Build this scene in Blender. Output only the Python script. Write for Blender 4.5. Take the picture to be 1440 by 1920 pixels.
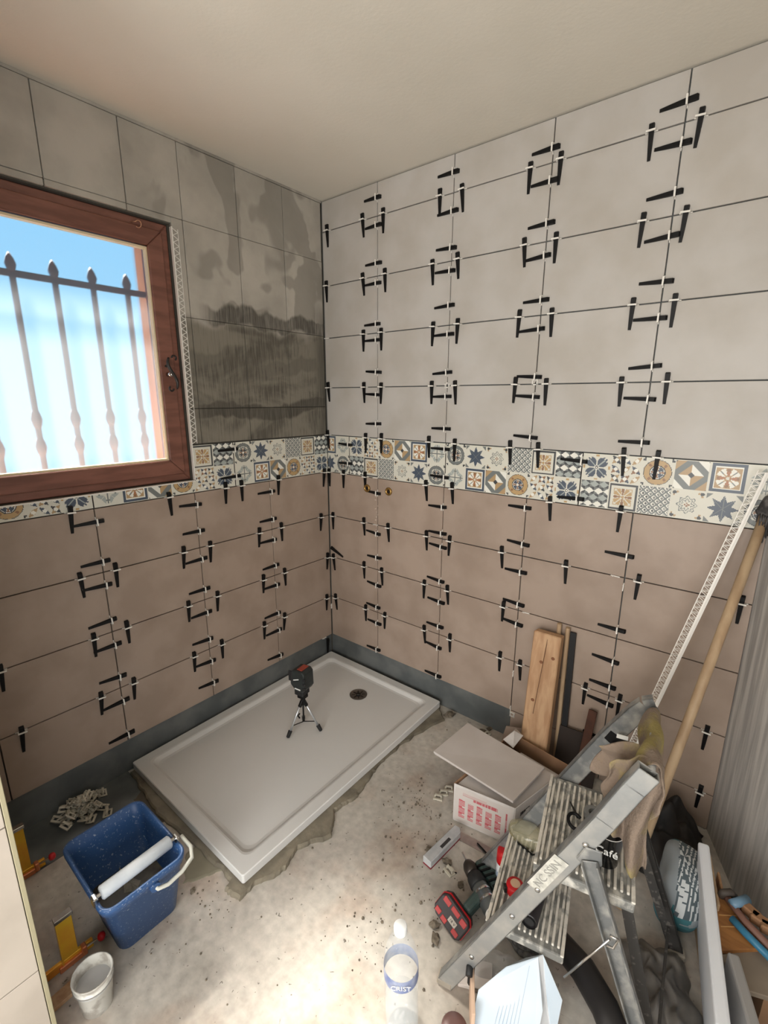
import bpy, bmesh, math, random
import numpy as np
from mathutils import Vector, Matrix
from mathutils import noise as mnoise
rnd = random.Random(7)
for o in list(bpy.data.objects): bpy.data.objects.remove(o)
S = bpy.context.scene
COL = S.collection
# ---------------------------------------------------------------- camera, sky, sun, fill lamps, exposure
cd = bpy.data.cameras.new('camera'); cam = bpy.data.objects.new('camera', cd); COL.objects.link(cam)
cd.sensor_fit = 'VERTICAL'; cd.sensor_height = 36; cd.sensor_width = 27
cd.lens = 16.6556; cd.shift_y = 0.00446; cd.clip_start = .02
cam.matrix_world = Matrix([[0.776994, -0.153264, 0.610565, 1.908175], [0.629503, 0.185263, -0.754589, -1.858438], [0.002536, 0.970664, 0.240428, 1.545599], [0.0, 0.0, 0.0, 1.0]])
S.camera = cam
S.view_settings.view_transform = 'Standard'; S.view_settings.look = 'None'
S.view_settings.gamma = 1; S.view_settings.use_curve_mapping = False
S.view_settings.exposure = 0.30
W = bpy.data.worlds.new('sky'); S.world = W; W.use_nodes = True
nt = W.node_tree; nt.nodes.clear()
out = nt.nodes.new('ShaderNodeOutputWorld'); bg = nt.nodes.new('ShaderNodeBackground')
tc = nt.nodes.new('ShaderNodeTexCoord'); sx = nt.nodes.new('ShaderNodeSeparateXYZ'); cr = nt.nodes.new('ShaderNodeValToRGB')
nt.links.new(tc.outputs['Generated'], sx.inputs[0]); nt.links.new(sx.outputs['Z'], cr.inputs[0])
cr.color_ramp.elements[0].position = .0; cr.color_ramp.elements[0].color = (.42, .76, 1, 1)
cr.color_ramp.elements[1].position = .45; cr.color_ramp.elements[1].color = (.22, .60, 1.0, 1)
nt.links.new(cr.outputs[0], bg.inputs[0]); bg.inputs[1].default_value = .82
nt.links.new(bg.outputs[0], out.inputs[0])
sl = bpy.data.lights.new('sun', 'SUN'); sun = bpy.data.objects.new('sun', sl); COL.objects.link(sun)
sl.energy = 36; sl.angle = math.radians(13); sl.color = (1, .94, .84)
d = Vector((1.0, -.10, -1.17)).normalized()
sun.rotation_euler = d.to_track_quat('-Z', 'Y').to_euler(); sun.location = (-3, -.8, 5)
al = bpy.data.lights.new('back_fill', 'AREA'); alo = bpy.data.objects.new('back_fill', al); COL.objects.link(alo)  # fill lamp added behind the camera to brighten the room
al.shape = 'RECTANGLE'; al.size = .9; al.size_y = 2.0; al.energy = 46; al.color = (1, .95, .89)
alo.location = (1.55, -3.34, 1.10); alo.rotation_euler = Vector((-.40, 1, .16)).to_track_quat('-Z', 'Z').to_euler()

al2 = bpy.data.lights.new('side_fill', 'AREA'); alo2 = bpy.data.objects.new('side_fill', al2); COL.objects.link(alo2)  # second fill lamp, added at the right to lift the window wall
al2.shape = 'RECTANGLE'; al2.size = .8; al2.size_y = 1.9; al2.energy = 34; al2.color = (1, .95, .89)
alo2.location = (2.52, -2.42, 1.05); alo2.rotation_euler = Vector((-1, .35, .10)).to_track_quat('-Z', 'Z').to_euler()

# ---------------------------------------------------------------- helpers
def lin(c): return tuple(((v/255)/12.92 if v/255 <= .04045 else ((v/255+.055)/1.055)**2.4) for v in c)
MATS = {}
def mat(name, c, rough=.6, metal=0, c2=None, scale=8, amt=.5, bump=0, bscale=None, detail=6, spec=.5, ramp=(.4, .62), alpha=1, trans=0, stretch=None, dist=.0, vary=0, ior=1.45):
    if name in MATS: return MATS[name]
    m = bpy.data.materials.new(name); m.use_nodes = True; N = m.node_tree.nodes; L = m.node_tree.links
    b = N['Principled BSDF']; c = lin(c); b.inputs['Base Color'].default_value = (*c, 1)
    b.inputs['Roughness'].default_value = rough; b.inputs['Metallic'].default_value = metal
    b.inputs['Specular IOR Level'].default_value = spec; b.inputs['Alpha'].default_value = alpha
    b.inputs['Transmission Weight'].default_value = trans; b.inputs['IOR'].default_value = ior
    tc = N.new('ShaderNodeTexCoord'); src = tc.outputs['Object']
    if stretch:
        mp = N.new('ShaderNodeMapping'); mp.inputs['Scale'].default_value = stretch; L.new(src, mp.inputs[0]); src = mp.outputs[0]
    if c2 is not None:
        n = N.new('ShaderNodeTexNoise'); n.inputs['Scale'].default_value = scale; n.inputs['Detail'].default_value = detail
        n.inputs['Distortion'].default_value = dist; L.new(src, n.inputs['Vector'])
        r = N.new('ShaderNodeValToRGB'); r.color_ramp.elements[0].position = ramp[0]; r.color_ramp.elements[1].position = ramp[1]
        c2 = lin(c2); r.color_ramp.elements[0].color = (*c, 1)
        r.color_ramp.elements[1].color = (*[a*(1-amt)+q*amt for a, q in zip(c, c2)], 1)
        L.new(n.outputs['Fac'], r.inputs[0]); last = r.outputs[0]
        if vary:
            oi = N.new('ShaderNodeObjectInfo'); hs = N.new('ShaderNodeHueSaturation'); ma = N.new('ShaderNodeMapRange')
            ma.inputs[3].default_value = 1-vary; ma.inputs[4].default_value = 1+vary
            L.new(oi.outputs['Random'], ma.inputs[0]); L.new(ma.outputs[0], hs.inputs['Value']); L.new(last, hs.inputs['Color']); last = hs.outputs[0]
        L.new(last, b.inputs['Base Color'])
    if bump:
        n2 = N.new('ShaderNodeTexNoise'); n2.inputs['Scale'].default_value = bscale or scale*4; n2.inputs['Detail'].default_value = 5
        L.new(src, n2.inputs['Vector']); bp = N.new('ShaderNodeBump'); bp.inputs['Strength'].default_value = bump; bp.inputs['Distance'].default_value = .004
        L.new(n2.outputs['Fac'], bp.inputs['Height']); L.new(bp.outputs[0], b.inputs['Normal'])
    MATS[name] = m; return m
def emat_vc(name, rough=.4):
    if name in MATS: return MATS[name]
    m = bpy.data.materials.new(name); m.use_nodes = True; N = m.node_tree.nodes; L = m.node_tree.links
    a = N.new('ShaderNodeVertexColor'); a.layer_name = 'print'; L.new(a.outputs[0], N['Principled BSDF'].inputs['Base Color'])
    N['Principled BSDF'].inputs['Roughness'].default_value = rough; MATS[name] = m; return m

class MB:
    def __init__(s): s.v = []; s.f = []
    def add(s, V, F):
        k = len(s.v); s.v += [tuple(p) for p in V]; s.f += [tuple(i+k for i in f) for f in F]; return s
    def box(s, lo, hi, M=None):
        V = [Vector((x, y, z)) for x in (lo[0], hi[0]) for y in (lo[1], hi[1]) for z in (lo[2], hi[2])]
        if M: V = [M @ v for v in V]
        return s.add(V, [(0, 1, 3, 2), (4, 6, 7, 5), (0, 4, 5, 1), (2, 3, 7, 6), (0, 2, 6, 4), (1, 5, 7, 3)])
    def bar(s, p, q, w, h, up=(0, 0, 1), w2=None, h2=None):
        p = Vector(p); q = Vector(q); a = (q-p).normalized(); u = Vector(up); r = a.cross(u)
        if r.length < 1e-4: r = a.cross(Vector((1, 0, 0)))
        r.normalize(); u = r.cross(a); w2 = w2 or w; h2 = h2 or h; V = []
        for c, ww, hh in ((p, w, h), (q, w2, h2)):
            V += [c-r*ww/2-u*hh/2, c+r*ww/2-u*hh/2, c+r*ww/2+u*hh/2, c-r*ww/2+u*hh/2]
        return s.add(V, [(0, 3, 2, 1), (4, 5, 6, 7), (0, 1, 5, 4), (1, 2, 6, 5), (2, 3, 7, 6), (3, 0, 4, 7)])
    def tube(s, pts, r, n=12, cap=True, closed=False):
        pts = [Vector(p) for p in pts]; rs = r if isinstance(r, (list, tuple)) else [r]*len(pts); V = []; F = []; prev = None
        for i, p in enumerate(pts):
            if closed: t = (pts[(i+1) % len(pts)]-pts[i-1]).normalized()
            else: t = (pts[min(i+1, len(pts)-1)]-pts[max(i-1, 0)]).normalized()
            if prev is None: a = t.orthogonal().normalized()
            else: a = (prev-t*prev.dot(t)).normalized()
            prev = a; b = t.cross(a)
            V += [p+(a*math.cos(2*math.pi*k/n)+b*math.sin(2*math.pi*k/n))*rs[i] for k in range(n)]
        m = len(pts)
        for i in range(m if closed else m-1):
            j = (i+1) % m
            F += [(i*n+k, i*n+(k+1) % n, j*n+(k+1) % n, j*n+k) for k in range(n)]
        if cap and not closed: F += [tuple(range(n))[::-1], tuple(range((m-1)*n, m*n))]
        return s.add(V, F)
    def lathe(s, prof, n=24, M=None, cap=True):
        V = []; F = []
        for r, z in prof: V += [Vector((r*math.cos(2*math.pi*k/n), r*math.sin(2*math.pi*k/n), z)) for k in range(n)]
        if M: V = [M @ v for v in V]
        for i in range(len(prof)-1): F += [(i*n+k, i*n+(k+1) % n, (i+1)*n+(k+1) % n, (i+1)*n+k) for k in range(n)]
        if cap: F += [tuple(range(n))[::-1], tuple(range((len(prof)-1)*n, len(prof)*n))]
        return s.add(V, F)
    def prism(s, poly, z0, z1, M=None):
        n = len(poly); V = [Vector((*p, z0)) for p in poly]+[Vector((*p, z1)) for p in poly]
        if M: V = [M @ v for v in V]
        return s.add(V, [tuple(range(n))[::-1], tuple(range(n, 2*n))]+[(i, (i+1) % n, n+(i+1) % n, n+i) for i in range(n)])
    def mesh(s, name='m', smooth=False):
        me = bpy.data.meshes.new(name); me.from_pydata(s.v, [], s.f); me.validate()
        bm = bmesh.new(); bm.from_mesh(me); bmesh.ops.recalc_face_normals(bm, faces=bm.faces); bm.to_mesh(me); bm.free()
        if smooth: me.shade_smooth()
        return me
def obj(name, me, m, parent=None, M=None, bevel=0, seg=1, sub=0, solid=0, smooth=None):
    if isinstance(me, MB): me = me.mesh(name, bool(smooth))
    if m is not None and not me.materials: me.materials.append(m)
    o = bpy.data.objects.new(name, me); COL.objects.link(o)
    if parent is not None: o.parent = parent
    if M is not None: o.matrix_local = M
    if solid: k = o.modifiers.new('s', 'SOLIDIFY'); k.thickness = solid; k.offset = 0
    if bevel: k = o.modifiers.new('b', 'BEVEL'); k.width = bevel; k.segments = seg; k.limit_method = 'ANGLE'; k.angle_limit = .6
    if sub: k = o.modifiers.new('u', 'SUBSURF'); k.levels = sub; k.render_levels = sub
    return o
def thing(name, label, cat, M=None, group=None):
    o = bpy.data.objects.new(name, None); o.empty_display_size = .05; COL.objects.link(o)
    if M is not None: o.matrix_world = M
    o['label'] = label; o['category'] = cat
    if group: o['group'] = group
    return o
def tag(o, label, cat, group=None):
    o['label'] = label; o['category'] = cat
    if group: o['group'] = group
    return o
def struct(o): o['kind'] = 'structure'; return o
def T(x, y=0, z=0, rz=0): return Matrix.Translation((x, y, z)) @ Matrix.Rotation(rz, 4, 'Z')
def frame(o, x, y, z=None):            # matrix from origin and two axes
    x = Vector(x).normalized(); y = Vector(y); z = x.cross(y).normalized(); y = z.cross(x)
    M = Matrix((x, y, z)).transposed().to_4x4(); M.translation = Vector(o); return M
def printed(name, fn, nx, ny, w, h, m, parent=None, M=None, skip=None):
    """flat print: a grid of cells in the local XY plane, each cell coloured by fn(u, v)"""
    xs = np.linspace(0, w, nx+1); ys = np.linspace(0, h, ny+1)
    V = np.zeros(((nx+1)*(ny+1), 3)); gx, gy = np.meshgrid(xs, ys); V[:, 0] = gx.ravel(); V[:, 1] = gy.ravel()
    cx = (xs[:-1]+xs[1:])/2; cy = (ys[:-1]+ys[1:])/2; U, VV = np.meshgrid(cx, cy)
    C = fn(U.ravel(), VV.ravel())
    i = np.arange(nx*ny); r = i//nx; c = i % nx; a = r*(nx+1)+c
    F = np.stack([a, a+1, a+nx+2, a+nx+1], 1)
    if skip is not None:
        k = ~skip(U.ravel(), VV.ravel()); F = F[k]; C = C[k]
    me = bpy.data.meshes.new(name); me.from_pydata(V.tolist(), [], F.tolist())
    ca = me.color_attributes.new('print', 'FLOAT_COLOR', 'CORNER')
    D = np.ones((len(F)*4, 4), np.float32); D[:, :3] = np.repeat(C, 4, 0); ca.data.foreach_set('color', D.ravel())
    return obj(name, me, m, parent, M)
def lettering(txt, size, m, parent, M, depth=.0004, name='lettering', align='CENTER'):
    cu = bpy.data.curves.new('t', 'FONT'); cu.body = txt; cu.size = size; cu.extrude = depth; cu.align_x = align; cu.align_y = 'CENTER'; cu.resolution_u = 3
    o = bpy.data.objects.new('t', cu); COL.objects.link(o)
    dg = bpy.context.evaluated_depsgraph_get(); me = bpy.data.meshes.new_from_object(o.evaluated_get(dg))
    bpy.data.objects.remove(o); me.materials.clear(); return obj(name, me, m, parent, M)
def crumple(V, amp, sc, seed=0):
    return [Vector(v)+mnoise.noise_vector(Vector(v)*sc+Vector((seed, 0, 0)))*amp for v in V]

# ---------------------------------------------------------------- materials
tile_hi = mat('upper_tile_glaze', (182, 177, 171), .42, c2=(170, 163, 154), scale=5, amt=.8, bump=.05, bscale=60, vary=.025)
tile_lo = mat('lower_tile_glaze', (162, 144, 130), .45, c2=(147, 129, 115), scale=6, amt=.8, bump=.05, bscale=60, vary=.03)
joint = mat('tile_adhesive', (58, 50, 46), .9, c2=(40, 36, 33), scale=20)
white_pl = mat('white_plastic', (226, 222, 214), .4)
black_pl = mat('black_plastic', (12, 11, 12), .5, spec=.3)
membrane = mat('membrane_paint', (84, 88, 88), .65, c2=(112, 114, 112), scale=7, amt=.7, bump=.15, bscale=30, detail=8)
ceil_m = mat('ceiling_paint', (214, 207, 194), .9, c2=(208, 201, 187), scale=3, amt=.6, bump=.12, bscale=90)
wood_red = mat('red_brown_window_wood', (128, 84, 70), .42, c2=(104, 66, 54), scale=6, amt=.9, stretch=(6, 1, 6), bump=.08, bscale=30)
print_m = emat_vc('printed_glaze', .38); print_matt = emat_vc('printed_card', .75)
alu = mat('worn_aluminium', (170, 172, 172), .42, .75, c2=(205, 203, 196), scale=14, amt=.8, bump=.15, bscale=60, ramp=(.45, .7))
plaster_w = mat('white_streaked_plaster', (196, 192, 186), .8, c2=(150, 146, 142), scale=5, amt=.8, stretch=(9, 9, .5), bump=.2, bscale=14)
steel = mat('bright_steel', (196, 194, 190), .22, 1)
dark_metal = mat('dark_metal', (58, 56, 54), .4, .8)
zinc = mat('yellow_zinc', (236, 190, 60), .3, .45, c2=(226, 130, 60), scale=9, amt=.7)
red_pl = mat('red_plastic', (186, 24, 30), .35)
blue_pl = mat('blue_bucket_plastic', (44, 76, 120), .42, c2=(170, 178, 188), scale=150, amt=.6, ramp=(.62, .69), detail=3, bump=.1)
card = mat('brown_cardboard', (150, 116, 88), .85, c2=(128, 98, 74), scale=9, amt=.7)
card_w = mat('pale_cardboard', (204, 199, 195), .8, c2=(170, 162, 154), scale=9, amt=.7, bump=.1)
pine = mat('pine', (192, 156, 120), .65, c2=(166, 126, 92), scale=5, amt=.8, stretch=(9, 9, .8), bump=.12, dist=.6)
pine2 = mat('broom_handle_wood', (190, 164, 132), .5, c2=(164, 136, 106), scale=8, amt=.8, stretch=(3, 3, .6))
rubber = mat('dark_rubber', (30, 30, 31), .6)
clear = mat('clear_plastic', (235, 242, 245), .06, trans=.0, alpha=.16, spec=.9)
film = mat('clear_film', (215, 218, 220), .15, alpha=.3, spec=1, c2=(240, 240, 240), scale=20)
film_d = mat('dusty_plastic_sheet', (84, 80, 76), .3, c2=(120, 116, 110), scale=9, amt=.7, bump=.5, bscale=14)
ink = mat('dark_print', (52, 50, 50), .7); white_ink = mat('white_print', (232, 232, 228), .6)
mortar = mat('trodden_mortar', (128, 120, 104), .95, c2=(98, 92, 80), scale=14, amt=.8, bump=.6, bscale=50)

# floor screed: pale cement with stains
def floor_mat():
    m = bpy.data.materials.new('cement_screed'); m.use_nodes = True; N = m.node_tree.nodes; L = m.node_tree.links; b = N['Principled BSDF']
    tc = N.new('ShaderNodeTexCoord')
    def noise(sc, det=8, dist=0.):
        n = N.new('ShaderNodeTexNoise'); n.inputs['Scale'].default_value = sc; n.inputs['Detail'].default_value = det; n.inputs['Distortion'].default_value = dist
        L.new(tc.outputs['Object'], n.inputs['Vector']); return n.outputs['Fac']
    def ramp(src, p0, c0, p1, c1):
        r = N.new('ShaderNodeValToRGB'); r.color_ramp.elements[0].position = p0; r.color_ramp.elements[0].color = (*lin(c0), 1)
        r.color_ramp.elements[1].position = p1; r.color_ramp.elements[1].color = (*lin(c1), 1); L.new(src, r.inputs[0]); return r.outputs[0]
    def mix(f, a, c, mode='MIX'):
        x = N.new('ShaderNodeMix'); x.data_type = 'RGBA'; x.blend_type = mode
        if isinstance(f, float): x.inputs[0].default_value = f
        else: L.new(f, x.inputs[0])
        L.new(a, x.inputs[6]); L.new(c, x.inputs[7]); return x.outputs[2]
    base = ramp(noise(3.2, 9, .6), .36, (180, 173, 163), .66, (204, 198, 188))
    fine = ramp(noise(38, 9),   .3, (190, 190, 190), .7, (255, 255, 255))
    c = mix(.55, base, fine, 'MULTIPLY')
    spots = ramp(noise(55, 3, 1.), .69, (255, 255, 255), .73, (110, 104, 98)); c = mix(.8, c, spots, 'MULTIPLY')
    pink = ramp(noise(5, 4), .5, (255, 255, 255), .7, (238, 224, 216)); c = mix(1., c, pink, 'MULTIPLY')
    L.new(c, b.inputs['Base Color']); b.inputs['Roughness'].default_value = .7
    bp = N.new('ShaderNodeBump'); bp.inputs['Strength'].default_value = .35; bp.inputs['Distance'].default_value = .004
    L.new(noise(26, 8), bp.inputs['Height']); L.new(bp.outputs[0], b.inputs['Normal']); return m
# bare block wall with grey smears of adhesive
def block_mat():
    m = bpy.data.materials.new('skimmed_block'); m.use_nodes = True; N = m.node_tree.nodes; L = m.node_tree.links; b = N['Principled BSDF']
    g = N.new('ShaderNodeNewGeometry'); sp = N.new('ShaderNodeSeparateXYZ'); L.new(g.outputs['Position'], sp.inputs[0])
    def noise(sc, st=(1, 1, 1), det=8, dist=0.):
        mp = N.new('ShaderNodeMapping'); mp.inputs['Scale'].default_value = st; L.new(g.outputs['Position'], mp.inputs[0])
        n = N.new('ShaderNodeTexNoise'); n.inputs['Scale'].default_value = sc; n.inputs['Detail'].default_value = det; n.inputs['Distortion'].default_value = dist
        L.new(mp.outputs[0], n.inputs['Vector']); return n.outputs['Fac']
    def math_(op, a, c=None, cl=False):
        x = N.new('ShaderNodeMath'); x.operation = op; x.use_clamp = cl
        for i, v in enumerate((a, c)):
            if v is None: continue
            if isinstance(v, (int, float)): x.inputs[i].default_value = v
            else: L.new(v, x.inputs[i])
        return x.outputs[0]
    def sm(src, a, c):
        r = N.new('ShaderNodeMapRange'); r.interpolation_type = 'SMOOTHSTEP'; r.inputs[1].default_value = a; r.inputs[2].default_value = c; L.new(src, r.inputs[0]); return r.outputs[0]
    def mixc(f, a, c):
        x = N.new('ShaderNodeMix'); x.data_type = 'RGBA'; L.new(f, x.inputs[0])
        for i, v in ((6, a), (7, c)):
            if isinstance(v, tuple): x.inputs[i].default_value = (*lin(v), 1)
            else: L.new(v, x.inputs[i])
        return x.outputs[2]
    y, z = sp.outputs['Y'], sp.outputs['Z']
    col = mixc(sm(noise(4, (1, 1, 1)), .35, .65), (178, 171, 160), (156, 150, 140))
    # damp skim patches: blocky, around the upper right part
    dmp = math_('MULTIPLY', sm(noise(3.4, (1, 1, .8), 3, .4), .50, .53), sm(y, -1.05, -.75))
    col = mixc(math_('MULTIPLY', dmp, .55), col, (120, 115, 106))
    # grey adhesive scraped over the courses above the band
    fine = noise(9, (1, 16, 1.1), 6, .3)
    n1 = math_('ADD', z, math_('MULTIPLY', math_('SUBTRACT', noise(6, (1, 1, .6), 4), .5), .16))
    low = math_('SUBTRACT', 1, sm(n1, 1.83, 1.885))
    col = mixc(math_('MULTIPLY', low, sm(y, -.82, -.76)), col, (124, 118, 106))
    zig = noise(3.4, (1, .9, 1.7), 8, .5)
    dk = math_('MULTIPLY', math_('ADD', sm(zig, .40, .60), math_('MULTIPLY', math_('SUBTRACT', fine, .5), 1.7), True), low)
    # dark hump just above the course at 1.87 and band low down
    def bandf(c, w, c2, a0):
        d = math_('ABSOLUTE', math_('SUBTRACT', math_('ADD', z, math_('MULTIPLY', math_('SUBTRACT', noise(5, (1, 1, .2), 5), .5), a0)), c)); return math_('SUBTRACT', 1, sm(d, w*.55, w))
    hump = math_('MULTIPLY', bandf(1.900, .045, 0, .22), sm(y, -.73, -.62))
    lowb = math_('MULTIPLY', bandf(1.50, .045, 0, .20), sm(y, -.82, -.7))
    midb = math_('MULTIPLY', bandf(1.71, .045, 0, .26), .5)
    corner = math_('MULTIPLY', sm(y, -.10, -.02), sm(math_('MULTIPLY', z, -1), -2.04, -1.92))
    k = math_('MAXIMUM', math_('MAXIMUM', math_('MULTIPLY', dk, .85), hump), math_('MAXIMUM', math_('MAXIMUM', lowb, math_('MULTIPLY', corner, .8)), midb))
    k = math_('MULTIPLY', k, sm(y, -.83, -.78))
    col = mixc(math_('MULTIPLY', k, math_('ADD', .72, math_('MULTIPLY', math_('SUBTRACT', fine, .5), 1.2)), True), col, (58, 54, 47))
    L.new(col, b.inputs['Base Color']); b.inputs['Roughness'].default_value = .9
    bp = N.new('ShaderNodeBump'); bp.inputs['Strength'].default_value = .25; bp.inputs['Distance'].default_value = .004
    L.new(noise(40, (1, 1, 1)), bp.inputs['Height']); L.new(bp.outputs[0], b.inputs['Normal']); return m
block_m = block_mat()

# ---------------------------------------------------------------- room shell
H = 2.495; SX, SY = 2.50, -1.30            # the right wall runs slantwise from (1.945, 0) to (SX, SY)
YB = -3.40
fl = struct(obj('floor', MB().box((-.3, YB-.1, -.12), (SX+.1, .12, 0)), floor_mat()))
ce = struct(obj('ceiling', MB().box((-.3, YB-.1, H), (SX+.1, .12, H+.1)), ceil_m))
wb = struct(obj('wall_back', MB().box((-.3, .012, 0), (2.1, .13, H)), membrane))
# window wall: backing with an opening, 0.30 thick
wy0, wy1, wz0, wz1 = -1.66, -.80, 1.205, 2.195
wl = struct(obj('wall_left', MB().box((-.32, wy1, 0), (-.012, .13, H)).box((-.32, YB-.1, 0), (-.012, wy0, H)).box((-.32, wy0, 0), (-.012, wy1, wz0)).box((-.32, wy0, wz1), (-.012, wy1, H)), mat('wall_mortar', (88, 84, 76), .95, c2=(70, 66, 60), scale=12)))
for k_, (lo_, hi_) in enumerate((((-.33, wy1-.004, wz0), (-.078, wy1+.001, wz1)), ((-.33, wy0-.001, wz0), (-.078, wy0+.004, wz1)), ((-.33, wy0, wz1-.004), (-.078, wy1, wz1+.001)), ((-.33, wy0, wz0-.001), (-.078, wy1, wz0+.004)))): struct(obj('trim_%d' % (3+k_), MB().box(lo_, hi_), mat('reveal_render', (206, 148, 114), .9, c2=(186, 130, 98), scale=12)))
a = Vector((1.945, .0, 0)); bq = Vector((SX, SY, 0)); dr = (bq-a).normalized(); nr = Vector((-dr.y, dr.x, 0))
if nr.x < 0: nr = -nr
m = MB(); m.add([a-dr*.1, bq, bq+nr*.1, a+nr*.1-dr*.1]+[v+Vector((0, 0, H)) for v in (a-dr*.1, bq, bq+nr*.1, a+nr*.1-dr*.1)], [(0, 3, 2, 1), (4, 5, 6, 7), (0, 1, 5, 4), (1, 2, 6, 5), (2, 3, 7, 6), (3, 0, 4, 7)])
m.box((SX, YB, 0), (SX+.1, -2.86, H)).box((SX, -1.98, 0), (SX+.1, SY, H)).box((SX, -2.86, 2.08), (SX+.1, -1.98, H)); struct(obj('wall_right', m, plaster_w))  # opening added in the unseen stretch for the side fill lamp
m = MB().box((-.1, YB-.1, 0), (1.08, YB, H)).box((2.02, YB-.1, 0), (SX+.1, YB, H)).box((1.08, YB-.1, 2.1), (2.02, YB, H)); struct(obj('wall_front', m, ceil_m))  # opening added behind the camera for the back fill lamp

# bare blocks of the window wall above the band
ys = [-.004, -.246, -.495, -.748, -.958, -1.21, -1.46, -1.716]; zs = [1.357, 1.505, 1.865, 2.22, 2.485]
for i in range(len(ys)-1):
    for j in range(len(zs)-1):
        y1, y0 = ys[i]-.0015, ys[i+1]+.0015; z0, z1 = zs[j]+(.0015 if j < 2 else .0006), zs[j+1]-.0010
        if y1 <= wy1-.0 and z0 >= wz0-.1 and z1 <= wz1 and y0 >= wy0-.2: 
            continue
        rs = [(y0, y1, z0, z1)]
        if y0 < wy1 < y1 and z0 < wz1: rs = [(wy1+.004, y1, z0, z1)]
        if y0 < wy1 < y1 and z0 < wz1 < z1: rs.append((y0, wy1+.0035, wz1+.004, z1))
        elif y1 < wy1 and z0 < wz1: rs = [(y0, y1, wz1+.004, z1)]
        for (p, q, r, s) in rs:
            if q-p < .02 or s-r < .01: continue
            obj('block', MB().box((-.0125, p, r), (-.002 + rnd.uniform(-.001, .001), q, s)), block_m, wl, bevel=.0015)
# strip of wall between the end of the band and the window, and skim coat under the ceiling
obj('skim_strip', MB().box((-.0122, YB, 2.4855), (-.001, -.001, H-.0005)), block_m, wl)

# ---------------------------------------------------------------- wall tiles: each one a part of its wall
g = .0021
cR = [0.001, .361, .761, 1.161, 1.561, 1.944]; cL = [0.004, .406, .806, 1.206, 1.606, 1.716]
def tile(wall, u0, u1, z0, z1, m):
    u0 += g; u1 -= g; z0 += g; z1 -= g; j = rnd.uniform(-.0004, .0004)
    if wall is wb: b = MB().box((u0, j, z0), (u1, .010, z1))
    else: b = MB().box((-.010, -u1, z0), (j, -u0, z1))
    return obj('wall_tile', b, tile_hi if z0 > 1.3 else tile_lo, wall, bevel=.0009)
rows_lo = [.15, .40, .65, .90, 1.15]; rows_hi = [1.354, 1.604, 1.854, 2.104, 2.354, H-.004]
for i in range(5):
    for j in range(4): tile(wb, cR[i], cR[i+1], rows_lo[j], rows_lo[j+1], tile_lo)
    for j in range(5): tile(wb, cR[i], cR[i+1], rows_hi[j], rows_hi[j+1], tile_hi)
    for j in range(4): tile(wl, cL[i], cL[i+1], rows_lo[j], rows_lo[j+1], tile_lo)
for i in (3, 4): tile(wb, cR[i], cR[i+1], .002, .15, tile_lo)
# membrane turned up behind the tray
struct(obj('baseboard_left', MB().box((-.0118, -1.716, .001), (-.009, -.001, .148)), membrane))
struct(obj('baseboard_back', MB().box((.001, .009, .001), (1.158, .0118, .148)), membrane))
struct(obj('trim_1', MB().box((-.009, -1.716, .0008), (.215, -1.222, .0022)), membrane))

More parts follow.
